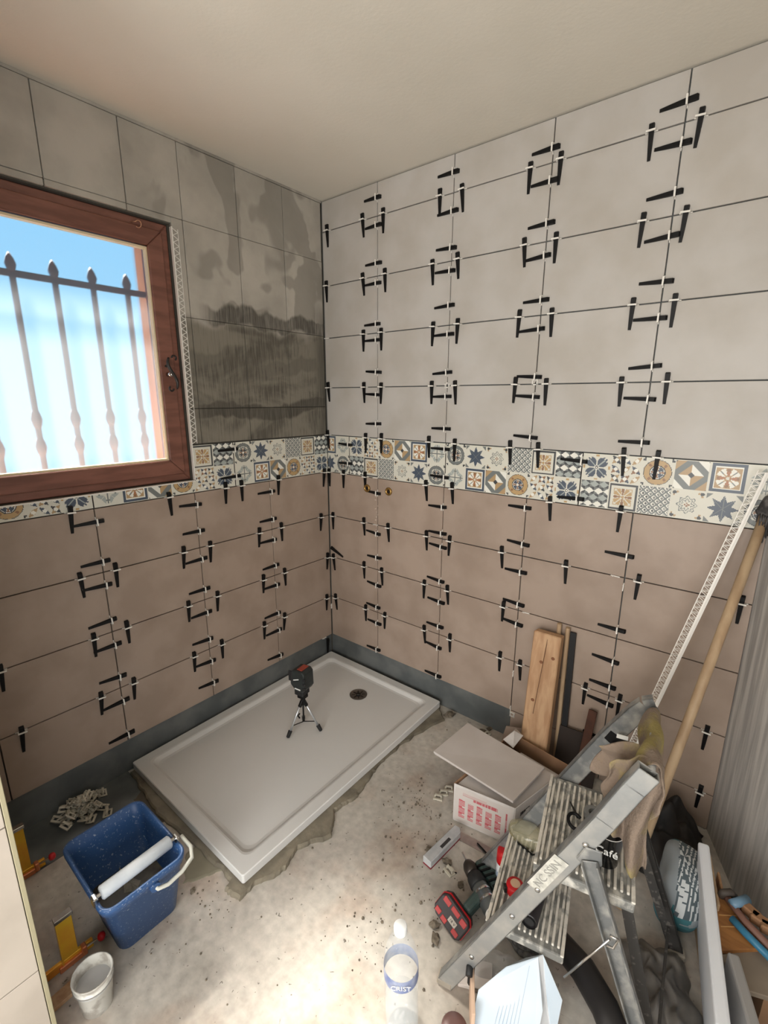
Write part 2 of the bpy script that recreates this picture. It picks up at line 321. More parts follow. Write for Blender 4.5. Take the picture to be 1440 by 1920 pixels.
# ---------------------------------------------------------------- patterned tiles (0.6 x 0.2, twelve printed squares)
P_ = {k: np.array(lin(v)) for k, v in dict(cream=(206, 203, 190), slate=(70, 80, 94), dark=(62, 64, 66), grey=(112, 116, 114), pale=(158, 164, 160), ochre=(178, 148, 104), tan=(170, 142, 104), brown=(138, 102, 74), orange=(164, 112, 78), white=(224, 222, 212)).items()}
def motif(k, x, y):
    """x, y in [-1, 1]; returns colours"""
    n = len(x); C = np.tile(P_['cream'], (n, 1)); r = np.hypot(x, y); t = np.arctan2(y, x); ax, ay = np.abs(x), np.abs(y); mx = np.maximum(ax, ay)
    def put(mask, c): C[mask] = P_[c]
    if k in 'FX':
        put(mx < .93, 'dark'); put(mx < .80, 'cream')
        if k == 'X': put(mx < .93, 'slate'); put(mx < .74, 'white'); put(mx < .68, 'tan'); 
        a = 'ochre' if k == 'F' else 'white'
        pet = (r < .66) & (np.abs(np.sin(2*t)) > .55) & (r > .2) & ~((np.abs(ax-ay) < .05)); put(pet, a)
        pet = (np.abs(np.cos(2*t)) > .93) & (r < .6) & (r > .12); put(pet, 'brown'); put(r < .1, 'ochre' if k == 'F' else 'cream')
        if k == 'X': put((np.abs(np.cos(2*t)) > .82) & (r < .45) & (r > .1), 'orange'); put((np.abs(ax-ay) < .05) & (r > .35) & (r < .6), 'grey')
        else: put((ax < .62) & (ay < .62) & (mx > .56) & (np.abs(ax-ay) < .25), 'ochre')
    elif k == 'C':
        u = (x+1)*1.5; v = (y+1)*2; row = np.floor(v).astype(int); fu = (u+.5*(row % 2)) % 1; fv = v-row
        s = np.abs(fu-.5)*2
        put(fu < .5, 'dark'); put(fu >= .5, 'grey'); top = (np.abs(fv-.5)*2 < 1-s); put(top & (row % 2 == 0), 'pale'); put(top & (row % 2 == 1), 'white')
    elif k in ('R', 'O'):
        c = 'grey' if k == 'R' else 'ochre'
        put(r < .88, 'dark'); put(r < .84, c); put((r < .56), 'cream' if k == 'R' else 'ochre')
        if k == 'R': put((r > .5) & (r < .62) & (np.abs(np.cos(2*t)) < .35), 'cream')
        put((r < .5) & (r > .43), 'dark'); put((r < .43), 'white')
        put((r < .4) & (np.abs(np.sin(2*t)) > .6) & (r > .12), 'dark' if k == 'R' else 'slate'); put((r < .4) & (np.abs(np.cos(2*t)) > .9), 'brown')
        if k == 'O': put((r > .55) & (r < .75) & (np.abs(np.sin(2*t)) > .97), 'brown')
        put((ax > .78) & (ay > .78), 'dark'); put((ax > .88) & (ay > .88), 'cream')
    elif k == 'S':
        a = (t*8/(2*math.pi)+.5) % 1-.5; lat = np.abs(a)*(math.pi/4)*r; put(lat < .19*(1-np.abs(r-.44)/.44), 'slate'); put((lat < .012) & (r < .8), 'grey')
        put(ax+ay > 1.55, 'grey'); put((ax+ay > 1.55) & (mx > .96), 'cream')
    elif k == 'W':
        put((np.abs(r-(.42+.08*np.cos(8*t))) < .12), 'grey'); put((np.abs(r-(.42+.08*np.cos(8*t))) < .05), 'cream'); put((r < .16) & (np.abs(np.cos(2*t)) > .6), 'brown')
        for dx, dy in ((.8, .8),): put((np.hypot(ax-dx, ay-dy) < .12), 'dark'); put((np.hypot(ax-.62, ay-.82) < .07) | (np.hypot(ax-.82, ay-.62) < .07), 'tan')
    elif k == 'L':
        u = ((x+y)*2.1) % 1; v = ((x-y)*2.1) % 1; put(n*[True] == 1 if False else (np.ones(n, bool)), 'grey'); e = np.maximum(np.abs(u-.5), np.abs(v-.5)); put(e < .36, 'white'); put(e < .2, 'dark'); put(e < .08, 'white')
    elif k == 'P':
        for ox, oy in ((0, 0), (1, 0), (0, 1), (1, 1)):
            pass
        u = (x+1)*1.5; v = (y+1)*1.5; fu = u-np.floor(u); fv = v-np.floor(v); par = ((np.floor(u)+np.floor(v)) % 2).astype(int)
        l1 = (np.hypot(fu, fv-1) < .92) & (np.hypot(fu-1, fv) < .92); l2 = (np.hypot(fu, fv) < .92) & (np.hypot(fu-1, fv-1) < .92)
        put(l1 & (par == 0), 'tan'); put(l2 & (par == 1), 'slate'); put(l1 & (par == 1) & (y > 0), 'brown'); put(l2 & (par == 0) & (x > 0), 'dark')
        mid = (np.hypot(fu-.5, fv-.5) < .2); put(mid, 'white')
    elif k == 'B':
        pet = (r < .92*np.abs(np.sin(2*t))**.45+.02); put(pet, 'slate'); put(pet & (r > .78) & (np.sin(24*t) > 0), 'cream'); put((np.abs(ax-ay) < .05) & (r > .2) & (r < .8), 'pale')
        put((np.minimum(ax, ay) < .05) & (r < .8), 'cream'); put(r < .17, 'white'); put(r < .12, 'dark'); put(r < .07, 'white')
        put((mx > .8) & (np.minimum(ax, ay) < .12) & (mx < .93), 'ochre')
    elif k == 'G':
        b_ = (np.abs(np.sin(2*t)) > .35) & (r < .95) & (r > .15) & (np.sin(10*r+3*np.abs(np.sin(2*t))) > -.1) & (mx < .9); put(b_, 'pale'); put((np.abs(ax-ay) < .04) & (r < 1.1), 'cream')
        put((np.minimum(ax, ay) < .035) & (mx < .8), 'grey'); put((np.minimum(ax, ay) < .12) & (mx > .52) & (mx < .6), 'grey')
    elif k == 'T':
        q = (x > 0) ^ (y > 0); fx = np.where(x > 0, x, x+1); fy = np.where(y > 0, y, y+1); q = ~q; put(q, 'white'); put(~q, 'tan')
        s = np.where(q, fx+fy-1, fx-fy); put(np.abs(s) < .26, 'grey'); put((np.abs(s) > .8), 'dark'); put((mx > .95), 'cream')
    put(mx > .975, 'cream'); return C
LAY = [['G', 'X', 'T', 'O', 'P', 'B'], ['R', 'S', 'W', 'L', 'F', 'C']]     # bottom row, top row
def band_fn(rot, off):
    def fn(u, v):
        u = u+off
        if rot: u, v = .6-u, .2-v*(.2/.2)
        i = np.clip((u/.1).astype(int), 0, 5); j = np.clip((v/.1).astype(int), 0, 1); C = np.zeros((len(u), 3)); x = (u/.1-i)*2-1; y = (v/.1-j)*2-1
        for a in range(6):
            for b in range(2):
                k = (i == a) & (j == b)
                if k.any(): C[k] = motif(LAY[b][a], x[k], y[k])
        return C
    return fn
def band_tile(wall, u0, u1, rot, off):        # u measured from the corner (right wall) or as y (window wall)
    z0, z1 = 1.15+g, 1.354-g
    if wall is wb: body = MB().box((u0+g, -.0003, z0), (u1-g, .010, z1)); M = Matrix.Translation((u0+g, -.0006, z0)) @ Matrix.Rotation(math.pi/2, 4, 'X'); skip = None
    else:
        poly = [(u0+g, z0), (u1-g, z0), (u1-g, z1), (u0+g, z1)]
        if u0 < wy1-.01:
            c = wy1+.003; zt = wz0-.004
            poly = [(u0+g, z0), (u1-g, z0), (u1-g, z1), (c, z1), (c, zt), (u0+g, zt)] if u1 > c else [(u0+g, z0), (u1-g, z0), (u1-g, zt), (u0+g, zt)]
        body = MB().prism(poly, -.010, .0003, Matrix(((0, 0, 1, 0), (1, 0, 0, 0), (0, 1, 0, 0), (0, 0, 0, 1))))
        M = Matrix.Translation((.0006, u0+g, z0)) @ Matrix(((0, 0, 1, 0), (1, 0, 0, 0), (0, 1, 0, 0), (0, 0, 0, 1)))
        uu = u0+g; skip = lambda U, V, uu=uu: ((U+uu) < wy1+.003) & ((V+z0) > wz0-.004)
    b = obj('patterned_tile', body, joint, wall)
    w = u1-u0-2*g; printed('printed_pattern', band_fn(rot, off), max(4, int(round(w/.1*42))), 84, w, z1-z0, print_m, b, M, skip)
band_tile(wb, 0.001, .166, True, .435); band_tile(wb, .166, .766, True, 0); band_tile(wb, .766, 1.367, False, 0); band_tile(wb, 1.367, 1.944, True, 0)
band_tile(wl, -.600, -.001, False, 0); band_tile(wl, -1.206, -.600, False, 0); band_tile(wl, -1.716, -1.206, False, .095)

# ---------------------------------------------------------------- levelling wedges in clips
def wedge_mesh():
    # local: x across, y along (head +y), z out of the wall
    V = []; 
    sec = [(.024, .0072, .0075), (.020, .0078, .013), (.006, .0075, .0125), (-.045, .0062, .007), (-.078, .0048, .004)]
    for y, w, h in sec: V += [(-w, y, .0008), (w, y, .0008), (w*.85, y, h), (-w*.85, y, h)]
    F = [(0, 1, 2, 3), tuple(range(16, 20))[::-1]]
    for i in range(4): k = 4*i; F += [(k+a, k+(a+1) % 4, k+4+(a+1) % 4, k+4+a) for a in range(4)]
    return MB().add(V, F).mesh('wedge')
def clip_mesh(gap=False):
    b = MB().box((-.0125, -.0014, -.004), (-.0098, .0014, .017)).box((.0098, -.0014, -.004), (.0125, .0014, .017)).box((-.0135, -.0026, .0145), (.0135, .0026, .0172))
    b.box((-.018, -.0012, -.006), (.018, .0012, .0012)); return b.mesh('clip')
def stub_mesh(): return MB().box((-.016, -.0016, -.004), (.016, .0016, .0035)).box((-.010, -.0016, .003), (-.006, .0016, .008)).mesh('stub')
def cross_mesh():
    b = MB()
    for s in (-1, 1): b.box((-.012, s*.009-.002, -.002), (.012, s*.009+.002, .006)).box((s*.009-.002, -.012, -.002), (s*.009+.002, .012, .006))
    return b.mesh('cross')
wm, cm, sm_, xm = wedge_mesh(), clip_mesh(), stub_mesh(), cross_mesh()
for me, mm in ((wm, black_pl), (cm, white_pl), (sm_, white_pl), (xm, white_pl)): me.materials.append(mm)
BR = Matrix(((1, 0, 0, 0), (0, 0, -1, 0), (0, 1, 0, 0), (0, 0, 0, 1)))     # right wall: x along, y up, z out (-y)
BL = Matrix(((0, 0, 1, 0), (1, 0, 0, 0), (0, 1, 0, 0), (0, 0, 0, 1)))      # window wall: x along +y, y up, z out (+x)
CL = [
('R', 'h', 0.041, 2.354, 'w', 'black wedge clip on first joint below ceiling, close to corner, right wall'),
('R', 'h', 0.276, 2.354, 'w', 'black wedge clip on first joint below ceiling, left of first upright from corner, right wall'),
('R', 'h', 0.399, 2.354, 'w', 'black wedge clip on first joint below ceiling, right of first upright from corner, right wall'),
('R', 'h', 0.699, 2.354, 'w', 'black wedge clip on first joint below ceiling, left of second upright from corner, right wall'),
('R', 'h', 0.803, 2.354, 'w', 'black wedge clip on first joint below ceiling, right of second upright from corner, right wall'),
('R', 'h', 1.083, 2.354, 'w', 'black wedge clip on first joint below ceiling, left of third upright from corner, right wall'),
('R', 'h', 1.192, 2.354, 'w', 'black wedge clip on first joint below ceiling, right of third upright from corner, right wall'),
('R', 'h', 1.472, 2.354, 'w', 'black wedge clip on first joint below ceiling, left of fourth upright from corner, right wall'),
('R', 'h', 1.602, 2.354, 'w', 'black wedge clip on first joint below ceiling, right of fourth upright from corner, right wall'),
('R', 'h', 0.027, 2.104, 'w', 'black wedge clip on second joint below ceiling, close to corner, right wall'),
('R', 'h', 0.275, 2.104, 'w', 'black wedge clip on second joint below ceiling, left of first upright from corner, right wall'),
('R', 'h', 0.41, 2.104, 'w', 'black wedge clip on second joint below ceiling, right of first upright from corner, right wall'),
('R', 'h', 0.671, 2.104, 'w', 'black wedge clip on second joint below ceiling, left of second upright from corner, right wall'),
('R', 'h', 0.794, 2.104, 'w', 'black wedge clip on second joint below ceiling, right of second upright from corner, right wall'),
('R', 'h', 1.08, 2.104, 'w', 'black wedge clip on second joint below ceiling, left of third upright from corner, right wall'),
('R', 'h', 1.198, 2.104, 'w', 'black wedge clip on second joint below ceiling, right of third upright from corner, right wall'),
('R', 'h', 1.478, 2.104, 'w', 'black wedge clip on second joint below ceiling, left of fourth upright from corner, right wall'),
('R', 'h', 1.597, 2.104, 'w', 'black wedge clip on second joint below ceiling, right of fourth upright from corner, right wall'),
('R', 'h', 0.276, 1.854, 'w', 'black wedge clip on third joint below ceiling, left of first upright from corner, right wall'),
('R', 'h', 0.388, 1.854, 'w', 'black wedge clip on third joint below ceiling, right of first upright from corner, right wall'),
('R', 'h', 0.682, 1.854, 'w', 'black wedge clip on third joint below ceiling, left of second upright from corner, right wall'),
('R', 'h', 0.805, 1.854, 'w', 'black wedge clip on third joint below ceiling, right of second upright from corner, right wall'),
('R', 'h', 1.078, 1.854, 'w', 'black wedge clip on third joint below ceiling, left of third upright from corner, right wall'),
('R', 'h', 1.205, 1.854, 'w', 'black wedge clip on third joint below ceiling, right of third upright from corner, right wall'),
('R', 'h', 1.478, 1.854, 'w', 'black wedge clip on third joint below ceiling, left of fourth upright from corner, right wall'),
('R', 'h', 1.6, 1.854, 'w', 'black wedge clip on third joint below ceiling, right of fourth upright from corner, right wall'),
('R', 'h', 0.023, 1.604, 'w', 'black wedge clip on fourth joint below ceiling, close to corner, right wall'),
('R', 'h', 0.277, 1.604, 'w', 'black wedge clip on fourth joint below ceiling, left of first upright from corner, right wall'),
('R', 'h', 0.388, 1.604, 'w', 'black wedge clip on fourth joint below ceiling, right of first upright from corner, right wall'),
('R', 'h', 0.683, 1.604, 'w', 'black wedge clip on fourth joint below ceiling, left of second upright from corner, right wall'),
('R', 'h', 0.804, 1.604, 'w', 'black wedge clip on fourth joint below ceiling, right of second upright from corner, right wall'),
('R', 'h', 1.08, 1.604, 'w', 'black wedge clip on fourth joint below ceiling, left of third upright from corner, right wall'),
('R', 'h', 1.205, 1.604, 'w', 'black wedge clip on fourth joint below ceiling, right of third upright from corner, right wall'),
('R', 'h', 1.471, 1.604, 'w', 'black wedge clip on fourth joint below ceiling, left of fourth upright from corner, right wall'),
('R', 'h', 1.61, 1.604, 'w', 'black wedge clip on fourth joint below ceiling, right of fourth upright from corner, right wall'),
('R', 'h', 0.01, 1.354, 'w', 'black wedge clip on top edge of band, close to corner, right wall'),
('R', 'h', 0.286, 1.354, 'w', 'black wedge clip on top edge of band, left of first upright from corner, right wall'),
('R', 'h', 0.39, 1.354, 'w', 'black wedge clip on top edge of band, right of first upright from corner, right wall'),
('R', 'h', 0.675, 1.354, 'w', 'black wedge clip on top edge of band, left of second upright from corner, right wall'),
('R', 'h', 0.813, 1.354, 'w', 'black wedge clip on top edge of band, right of second upright from corner, right wall'),
('R', 'h', 1.076, 1.354, 'w', 'black wedge clip on top edge of band, left of third upright from corner, right wall'),
('R', 'h', 1.194, 1.354, 'w', 'black wedge clip on top edge of band, right of third upright from corner, right wall'),
('R', 'h', 1.507, 1.354, 'w', 'black wedge clip on top edge of band, left of fourth upright from corner, right wall'),
('R', 'h', 1.614, 1.354, 'w', 'black wedge clip on top edge of band, right of fourth upright from corner, right wall'),
('R', 'h', 0.014, 1.15, 'w', 'black wedge clip on bottom edge of band, close to corner, right wall'),
('R', 'h', 0.124, 1.15, 'w', 'black wedge clip on bottom edge of band under second square from corner, right wall'),
('R', 'h', 0.28, 1.15, 'w', 'black wedge clip on bottom edge of band, left of first upright from corner, right wall'),
('R', 'h', 0.665, 1.15, 'w', 'black wedge clip on bottom edge of band, left of second upright from corner, right wall'),
('R', 'h', 0.809, 1.15, 'w', 'black wedge clip on bottom edge of band, right of second upright from corner, right wall'),
('R', 'h', 1.26, 1.15, 'w', 'black wedge clip on bottom edge of band, right of third upright from corner, right wall'),
('R', 'h', 1.52, 1.15, 'w', 'black wedge clip on bottom edge of band, left of fourth upright from corner, right wall'),
('R', 'h', 0.035, 0.9, 'w', 'black wedge clip on first joint below band, close to corner, right wall'),
('R', 'h', 0.27, 0.9, 'w', 'black wedge clip on first joint below band, left of first upright from corner, right wall'),
('R', 'h', 0.436, 0.9, 'w', 'black wedge clip on first joint below band, right of first upright from corner, right wall'),
('R', 'h', 0.675, 0.9, 'w', 'black wedge clip on first joint below band, left of second upright from corner, right wall'),
('R', 'h', 0.805, 0.9, 'w', 'black wedge clip on first joint below band, right of second upright from corner, right wall'),
('R', 'h', 1.07, 0.9, 'w', 'black wedge clip on first joint below band, left of third upright from corner, right wall'),
('R', 'h', 1.346, 0.9, 'w', 'black wedge clip on first joint below band, right of third upright from corner, right wall'),
('R', 'h', 1.608, 0.9, 'w', 'black wedge clip on first joint below band, right of fourth upright from corner, right wall'),
('R', 'h', 1.914, 0.9, 'w', 'black wedge clip on right wall, behind the wooden broom handle'),
('R', 'h', 0.032, 0.65, 'w', 'black wedge clip on second joint below band, close to corner, right wall'),
('R', 'h', 0.268, 0.65, 'w', 'black wedge clip on second joint below band, left of first upright from corner, right wall'),
('R', 'h', 0.394, 0.65, 'w', 'black wedge clip on second joint below band, right of first upright from corner, right wall'),
('R', 'h', 0.669, 0.65, 'w', 'black wedge clip on second joint below band, left of second upright from corner, right wall'),
('R', 'h', 0.804, 0.65, 'w', 'black wedge clip on second joint below band, right of second upright from corner, right wall'),
('R', 'h', 1.094, 0.65, 'w', 'black wedge clip on second joint below band, left of third upright from corner, right wall'),
('R', 'h', 0.042, 0.4, 'w', 'black wedge clip on third joint below band, close to corner, right wall'),
('R', 'h', 0.278, 0.4, 'w', 'black wedge clip on third joint below band, left of first upright from corner, right wall'),
('R', 'h', 0.416, 0.4, 'w', 'black wedge clip on third joint below band, right of first upright from corner, right wall'),
('R', 'h', 0.676, 0.4, 'w', 'black wedge clip on third joint below band, left of second upright from corner, right wall'),
('R', 'h', 0.828, 0.4, 'w', 'black wedge clip on third joint below band, right of second upright from corner, right wall'),
('R', 'h', 1.094, 0.4, 'w', 'black wedge clip on third joint below band, left of third upright from corner, right wall'),
('R', 'h', 1.191, 0.4, 'w', 'black wedge clip on third joint below band, right of third upright from corner, right wall'),
('R', 'h', 1.471, 0.4, 'w', 'black wedge clip on third joint below band, left of fourth upright from corner, right wall'),
('R', 'h', 1.601, 0.4, 'w', 'black wedge clip on third joint below band, right of fourth upright from corner, right wall'),
('R', 'h', 1.888, 0.4, 'w', 'black wedge clip low on right wall, right of the broom handle'),
('R', 'h', 1.902, 0.15, 'w', 'black wedge clip on lowest joint, right of fourth upright from corner, right wall'),
('R', 'v', 0.361, 2.427, 'w', 'black wedge clip across first upright from corner, bottom of top tile row, right wall'),
('R', 'v', 0.361, 2.315, 'w', 'black wedge clip across first upright from corner, top of second tile row, right wall'),
('R', 'v', 0.361, 2.158, 'w', 'black wedge clip across first upright from corner, bottom of second tile row, right wall'),
('R', 'v', 0.361, 2.073, 'w', 'black wedge clip across first upright from corner, top of third tile row, right wall'),
('R', 'v', 0.361, 1.894, 'w', 'black wedge clip across first upright from corner, bottom of third tile row, right wall'),
('R', 'v', 0.361, 1.822, 'w', 'black wedge clip across first upright from corner, top of fourth tile row, right wall'),
('R', 'v', 0.361, 1.674, 'w', 'black wedge clip across first upright from corner, bottom of fourth tile row, right wall'),
('R', 'v', 0.361, 1.567, 'w', 'black wedge clip across first upright from corner, top of row above band, right wall'),
('R', 'v', 0.361, 1.426, 'w', 'black wedge clip across first upright from corner, bottom of row above band, right wall'),
('R', 'v', 0.761, 2.425, 'w', 'black wedge clip across second upright from corner, bottom of top tile row, right wall'),
('R', 'v', 0.761, 2.287, 'w', 'black wedge clip across second upright from corner, top of second tile row, right wall'),
('R', 'v', 0.761, 2.152, 'w', 'black wedge clip across second upright from corner, bottom of second tile row, right wall'),
('R', 'v', 0.761, 2.066, 'w', 'black wedge clip across second upright from corner, top of third tile row, right wall'),
('R', 'v', 0.761, 1.932, 'w', 'black wedge clip across second upright from corner, bottom of third tile row, right wall'),
('R', 'v', 0.761, 1.817, 'w', 'black wedge clip across second upright from corner, top of fourth tile row, right wall'),
('R', 'v', 0.761, 1.66, 'w', 'black wedge clip across second upright from corner, bottom of fourth tile row, right wall'),
('R', 'v', 0.761, 1.558, 'w', 'black wedge clip across second upright from corner, top of row above band, right wall'),
('R', 'v', 0.761, 1.417, 'w', 'black wedge clip across second upright from corner, bottom of row above band, right wall'),
('R', 'v', 1.161, 2.397, 'w', 'black wedge clip across third upright from corner, bottom of top tile row, right wall'),
('R', 'v', 1.161, 2.296, 'w', 'black wedge clip across third upright from corner, top of second tile row, right wall'),
('R', 'v', 1.161, 2.162, 'w', 'black wedge clip across third upright from corner, bottom of second tile row, right wall'),
('R', 'v', 1.161, 2.056, 'w', 'black wedge clip across third upright from corner, top of third tile row, right wall'),
('R', 'v', 1.161, 1.906, 'w', 'black wedge clip across third upright from corner, bottom of third tile row, right wall'),
('R', 'v', 1.161, 1.805, 'w', 'black wedge clip across third upright from corner, top of fourth tile row, right wall'),
('R', 'v', 1.161, 1.631, 'w', 'black wedge clip across third upright from corner, bottom of fourth tile row, right wall'),
('R', 'v', 1.161, 1.556, 'w', 'black wedge clip across third upright from corner, top of row above band, right wall'),
('R', 'v', 1.161, 1.399, 'w', 'black wedge clip across third upright from corner, bottom of row above band, right wall'),
('R', 'v', 1.561, 2.407, 'w', 'black wedge clip across fourth upright from corner, bottom of top tile row, right wall'),
('R', 'v', 1.561, 2.298, 'w', 'black wedge clip across fourth upright from corner, top of second tile row, right wall'),
('R', 'v', 1.561, 2.167, 'w', 'black wedge clip across fourth upright from corner, bottom of second tile row, right wall'),
('R', 'v', 1.561, 2.046, 'w', 'black wedge clip across fourth upright from corner, top of third tile row, right wall'),
('R', 'v', 1.561, 1.915, 'w', 'black wedge clip across fourth upright from corner, bottom of third tile row, right wall'),
('R', 'v', 1.561, 1.805, 'w', 'black wedge clip across fourth upright from corner, top of fourth tile row, right wall'),
('R', 'v', 1.561, 1.655, 'w', 'black wedge clip across fourth upright from corner, bottom of fourth tile row, right wall'),
('R', 'v', 1.561, 1.548, 'w', 'black wedge clip across fourth upright from corner, top of row above band, right wall'),
('R', 'v', 1.561, 1.402, 'w', 'black wedge clip across fourth upright from corner, bottom of row above band, right wall'),
('R', 'v', 0.361, 1.072, 'w', 'black wedge clip across first upright from corner, top of first row below band, right wall'),
('R', 'v', 0.761, 1.056, 'w', 'black wedge clip across second upright from corner, top of first row below band, right wall'),
('R', 'v', 1.161, 1.111, 'w', 'black wedge clip across third upright from corner, top of first row below band, right wall'),
('R', 'v', 0.361, 0.854, 'w', 'black wedge clip across first upright from corner, top of second row below band, right wall'),
('R', 'v', 0.761, 0.928, 'w', 'black wedge clip across second upright from corner, bottom of first row below band, right wall'),
('R', 'v', 0.761, 0.861, 'w', 'black wedge clip across second upright from corner, top of second row below band, right wall'),
('R', 'v', 0.361, 0.721, 'w', 'black wedge clip across first upright from corner, bottom of second row below band, right wall'),
('R', 'v', 0.761, 0.687, 'w', 'black wedge clip across second upright from corner, bottom of second row below band, right wall'),
('R', 'v', 0.361, 0.562, 'w', 'black wedge clip across first upright from corner, top of third row below band, right wall'),
('R', 'v', 0.361, 0.433, 'w', 'black wedge clip across first upright from corner, bottom of third row below band, right wall'),
('R', 'v', 0.361, 0.337, 'w', 'black wedge clip across first upright from corner, top of fourth row below band, right wall'),
('R', 'v', 0.361, 0.175, 'w', 'black wedge clip across first upright from corner, bottom of fourth row below band, right wall'),
('R', 'v', 0.761, 0.578, 'w', 'black wedge clip across second upright from corner, top of third row below band, right wall'),
('R', 'v', 0.761, 0.446, 'w', 'black wedge clip across second upright from corner, bottom of third row below band, right wall'),
('R', 'v', 0.761, 0.33, 'w', 'black wedge clip across second upright from corner, top of fourth row below band, right wall'),
('R', 'v', 0.761, 0.17, 'w', 'black wedge clip across second upright from corner, bottom of fourth row below band, right wall'),
('R', 'v', 1.161, 0.954, 'w', 'black wedge clip across third upright from corner, bottom of first row below band, right wall'),
('R', 'v', 1.161, 0.829, 'w', 'black wedge clip across third upright from corner, top of second row below band, right wall'),
('R', 'v', 1.161, 0.681, 'w', 'black wedge clip across third upright from corner, bottom of second row below band, right wall'),
('R', 'v', 1.161, 0.587, 'w', 'black wedge clip across third upright from corner, top of third row below band, right wall'),
('R', 'v', 1.561, 0.987, 'w', 'black wedge clip across fourth upright from corner, bottom of first row below band, right wall'),
('R', 'v', 1.561, 0.69, 'w', 'black wedge clip across fourth upright from corner, bottom of second row below band, right wall'),
('R', 'v', 1.561, 0.553, 'w', 'black wedge clip across fourth upright from corner, middle of third row below band, right wall'),
('R', 'v', 1.561, 0.442, 'w', 'black wedge clip across fourth upright from corner, bottom of third row below band, right wall'),
('R', 'v', 1.561, 0.365, 'w', 'black wedge clip across fourth upright from corner, top of fourth row below band, right wall'),
('R', 'v', 1.561, 0.198, 'w', 'black wedge clip across fourth upright from corner, bottom of fourth row below band, right wall'),
('R', 'd', 0.167, 1.31, 'w', 'black wedge clip top half of band, across corner-most patterned tile joint, right wall'),
('R', 'd', 0.165, 1.21, 'w', 'black wedge clip bottom half of band, across corner-most patterned tile joint, right wall'),
('R', 'd', 0.765, 1.326, 'w', 'black wedge clip top half of band, across second patterned tile joint, right wall'),
('R', 'd', 0.767, 1.197, 'w', 'black wedge clip bottom half of band, across second patterned tile joint, right wall'),
('R', 'd', 1.366, 1.32, 'w', 'black wedge clip top half of band, across outer patterned tile joint, right wall'),
('R', 'd', 1.363, 1.176, 'w', 'black wedge clip bottom half of band, across outer patterned tile joint, right wall'),
('L', 'h', -1.284, 1.15, 'w', 'black wedge clip on bottom edge of band, left of third upright from corner, window wall'),
('L', 'h', -0.922, 1.15, 'w', 'black wedge clip on bottom edge of band, left of second upright from corner, window wall'),
('L', 'h', -1.286, 0.9, 'w', 'black wedge clip on first joint below band, left of third upright from corner, window wall'),
('L', 'h', -1.163, 0.9, 'w', 'black wedge clip on first joint below band, right of third upright from corner, window wall'),
('L', 'h', -1.274, 0.65, 'w', 'black wedge clip on second joint below band, left of third upright from corner, window wall'),
('L', 'h', -1.151, 0.65, 'w', 'black wedge clip on second joint below band, right of third upright from corner, window wall'),
('L', 'h', -0.657, 1.15, 'w', 'black wedge clip on bottom edge of band, right of second upright from corner, window wall'),
('L', 'h', -0.572, 1.15, 'w', 'black wedge clip on bottom edge of band, left of first upright from corner, window wall'),
('L', 'h', -0.355, 1.15, 'w', 'black wedge clip on bottom edge of band, right of first upright from corner, window wall'),
('L', 'h', -0.036, 1.15, 'w', 'black wedge clip on bottom edge of band, close to corner, window wall'),
('L', 'h', -0.885, 0.9, 'w', 'black wedge clip on first joint below band, left of second upright from corner, window wall'),
('L', 'h', -0.758, 0.9, 'w', 'black wedge clip on first joint below band, right of second upright from corner, window wall'),
('L', 'h', -0.489, 0.9, 'w', 'black wedge clip on first joint below band, left of first upright from corner, window wall'),
('L', 'h', -0.351, 0.9, 'w', 'black wedge clip on first joint below band, right of first upright from corner, window wall'),
('L', 'h', -0.07, 0.9, 'w', 'black wedge clip on first joint below band, close to corner, window wall'),
('L', 'h', -0.888, 0.65, 'w', 'black wedge clip on second joint below band, left of second upright from corner, window wall'),
('L', 'h', -0.744, 0.65, 'w', 'black wedge clip on second joint below band, right of second upright from corner, window wall'),
('L', 'h', -0.482, 0.65, 'w', 'black wedge clip on second joint below band, left of first upright from corner, window wall'),
('L', 'h', -0.344, 0.65, 'w', 'black wedge clip on second joint below band, right of first upright from corner, window wall'),
('L', 'h', -0.028, 0.65, 'w', 'black wedge clip on second joint below band, close to corner, window wall'),
('L', 'h', -0.494, 0.4, 'w', 'black wedge clip on third joint below band, left of first upright from corner, window wall'),
('L', 'h', -0.361, 0.4, 'w', 'black wedge clip on third joint below band, right of first upright from corner, window wall'),
('L', 'h', -0.043, 0.4, 'w', 'black wedge clip on third joint below band, close to corner, window wall'),
('L', 'h', -1.562, 0.65, 'w', 'black wedge clip on second joint below band, right of fourth upright from corner, window wall'),
('L', 'h', -1.281, 0.4, 'w', 'black wedge clip on third joint below band, left of third upright from corner, window wall'),
('L', 'h', -1.155, 0.4, 'w', 'black wedge clip on third joint below band, right of third upright from corner, window wall'),
('L', 'h', -1.541, 0.4, 'w', 'black wedge clip on third joint below band, right of fourth upright from corner, window wall'),
('L', 'h', -0.886, 0.4, 'w', 'black wedge clip on third joint below band, left of second upright from corner, window wall'),
('L', 'h', -0.743, 0.4, 'w', 'black wedge clip on third joint below band, right of second upright from corner, window wall'),
('L', 'v', -1.206, 1.1, 'w', 'black wedge clip across third upright from corner, top of first row below band, window wall'),
('L', 'v', -1.206, 0.944, 'w', 'black wedge clip across third upright from corner, bottom of first row below band, window wall'),
('L', 'v', -1.206, 0.849, 'w', 'black wedge clip across third upright from corner, top of second row below band, window wall'),
('L', 'v', -1.206, 0.702, 'w', 'black wedge clip across third upright from corner, bottom of second row below band, window wall'),
('L', 'v', -1.206, 0.595, 'w', 'black wedge clip across third upright from corner, top of third row below band, window wall'),
('L', 'v', -1.206, 0.453, 'w', 'black wedge clip across third upright from corner, bottom of third row below band, window wall'),
('L', 'v', -1.206, 0.341, 'w', 'black wedge clip across third upright from corner, top of fourth row below band, window wall'),
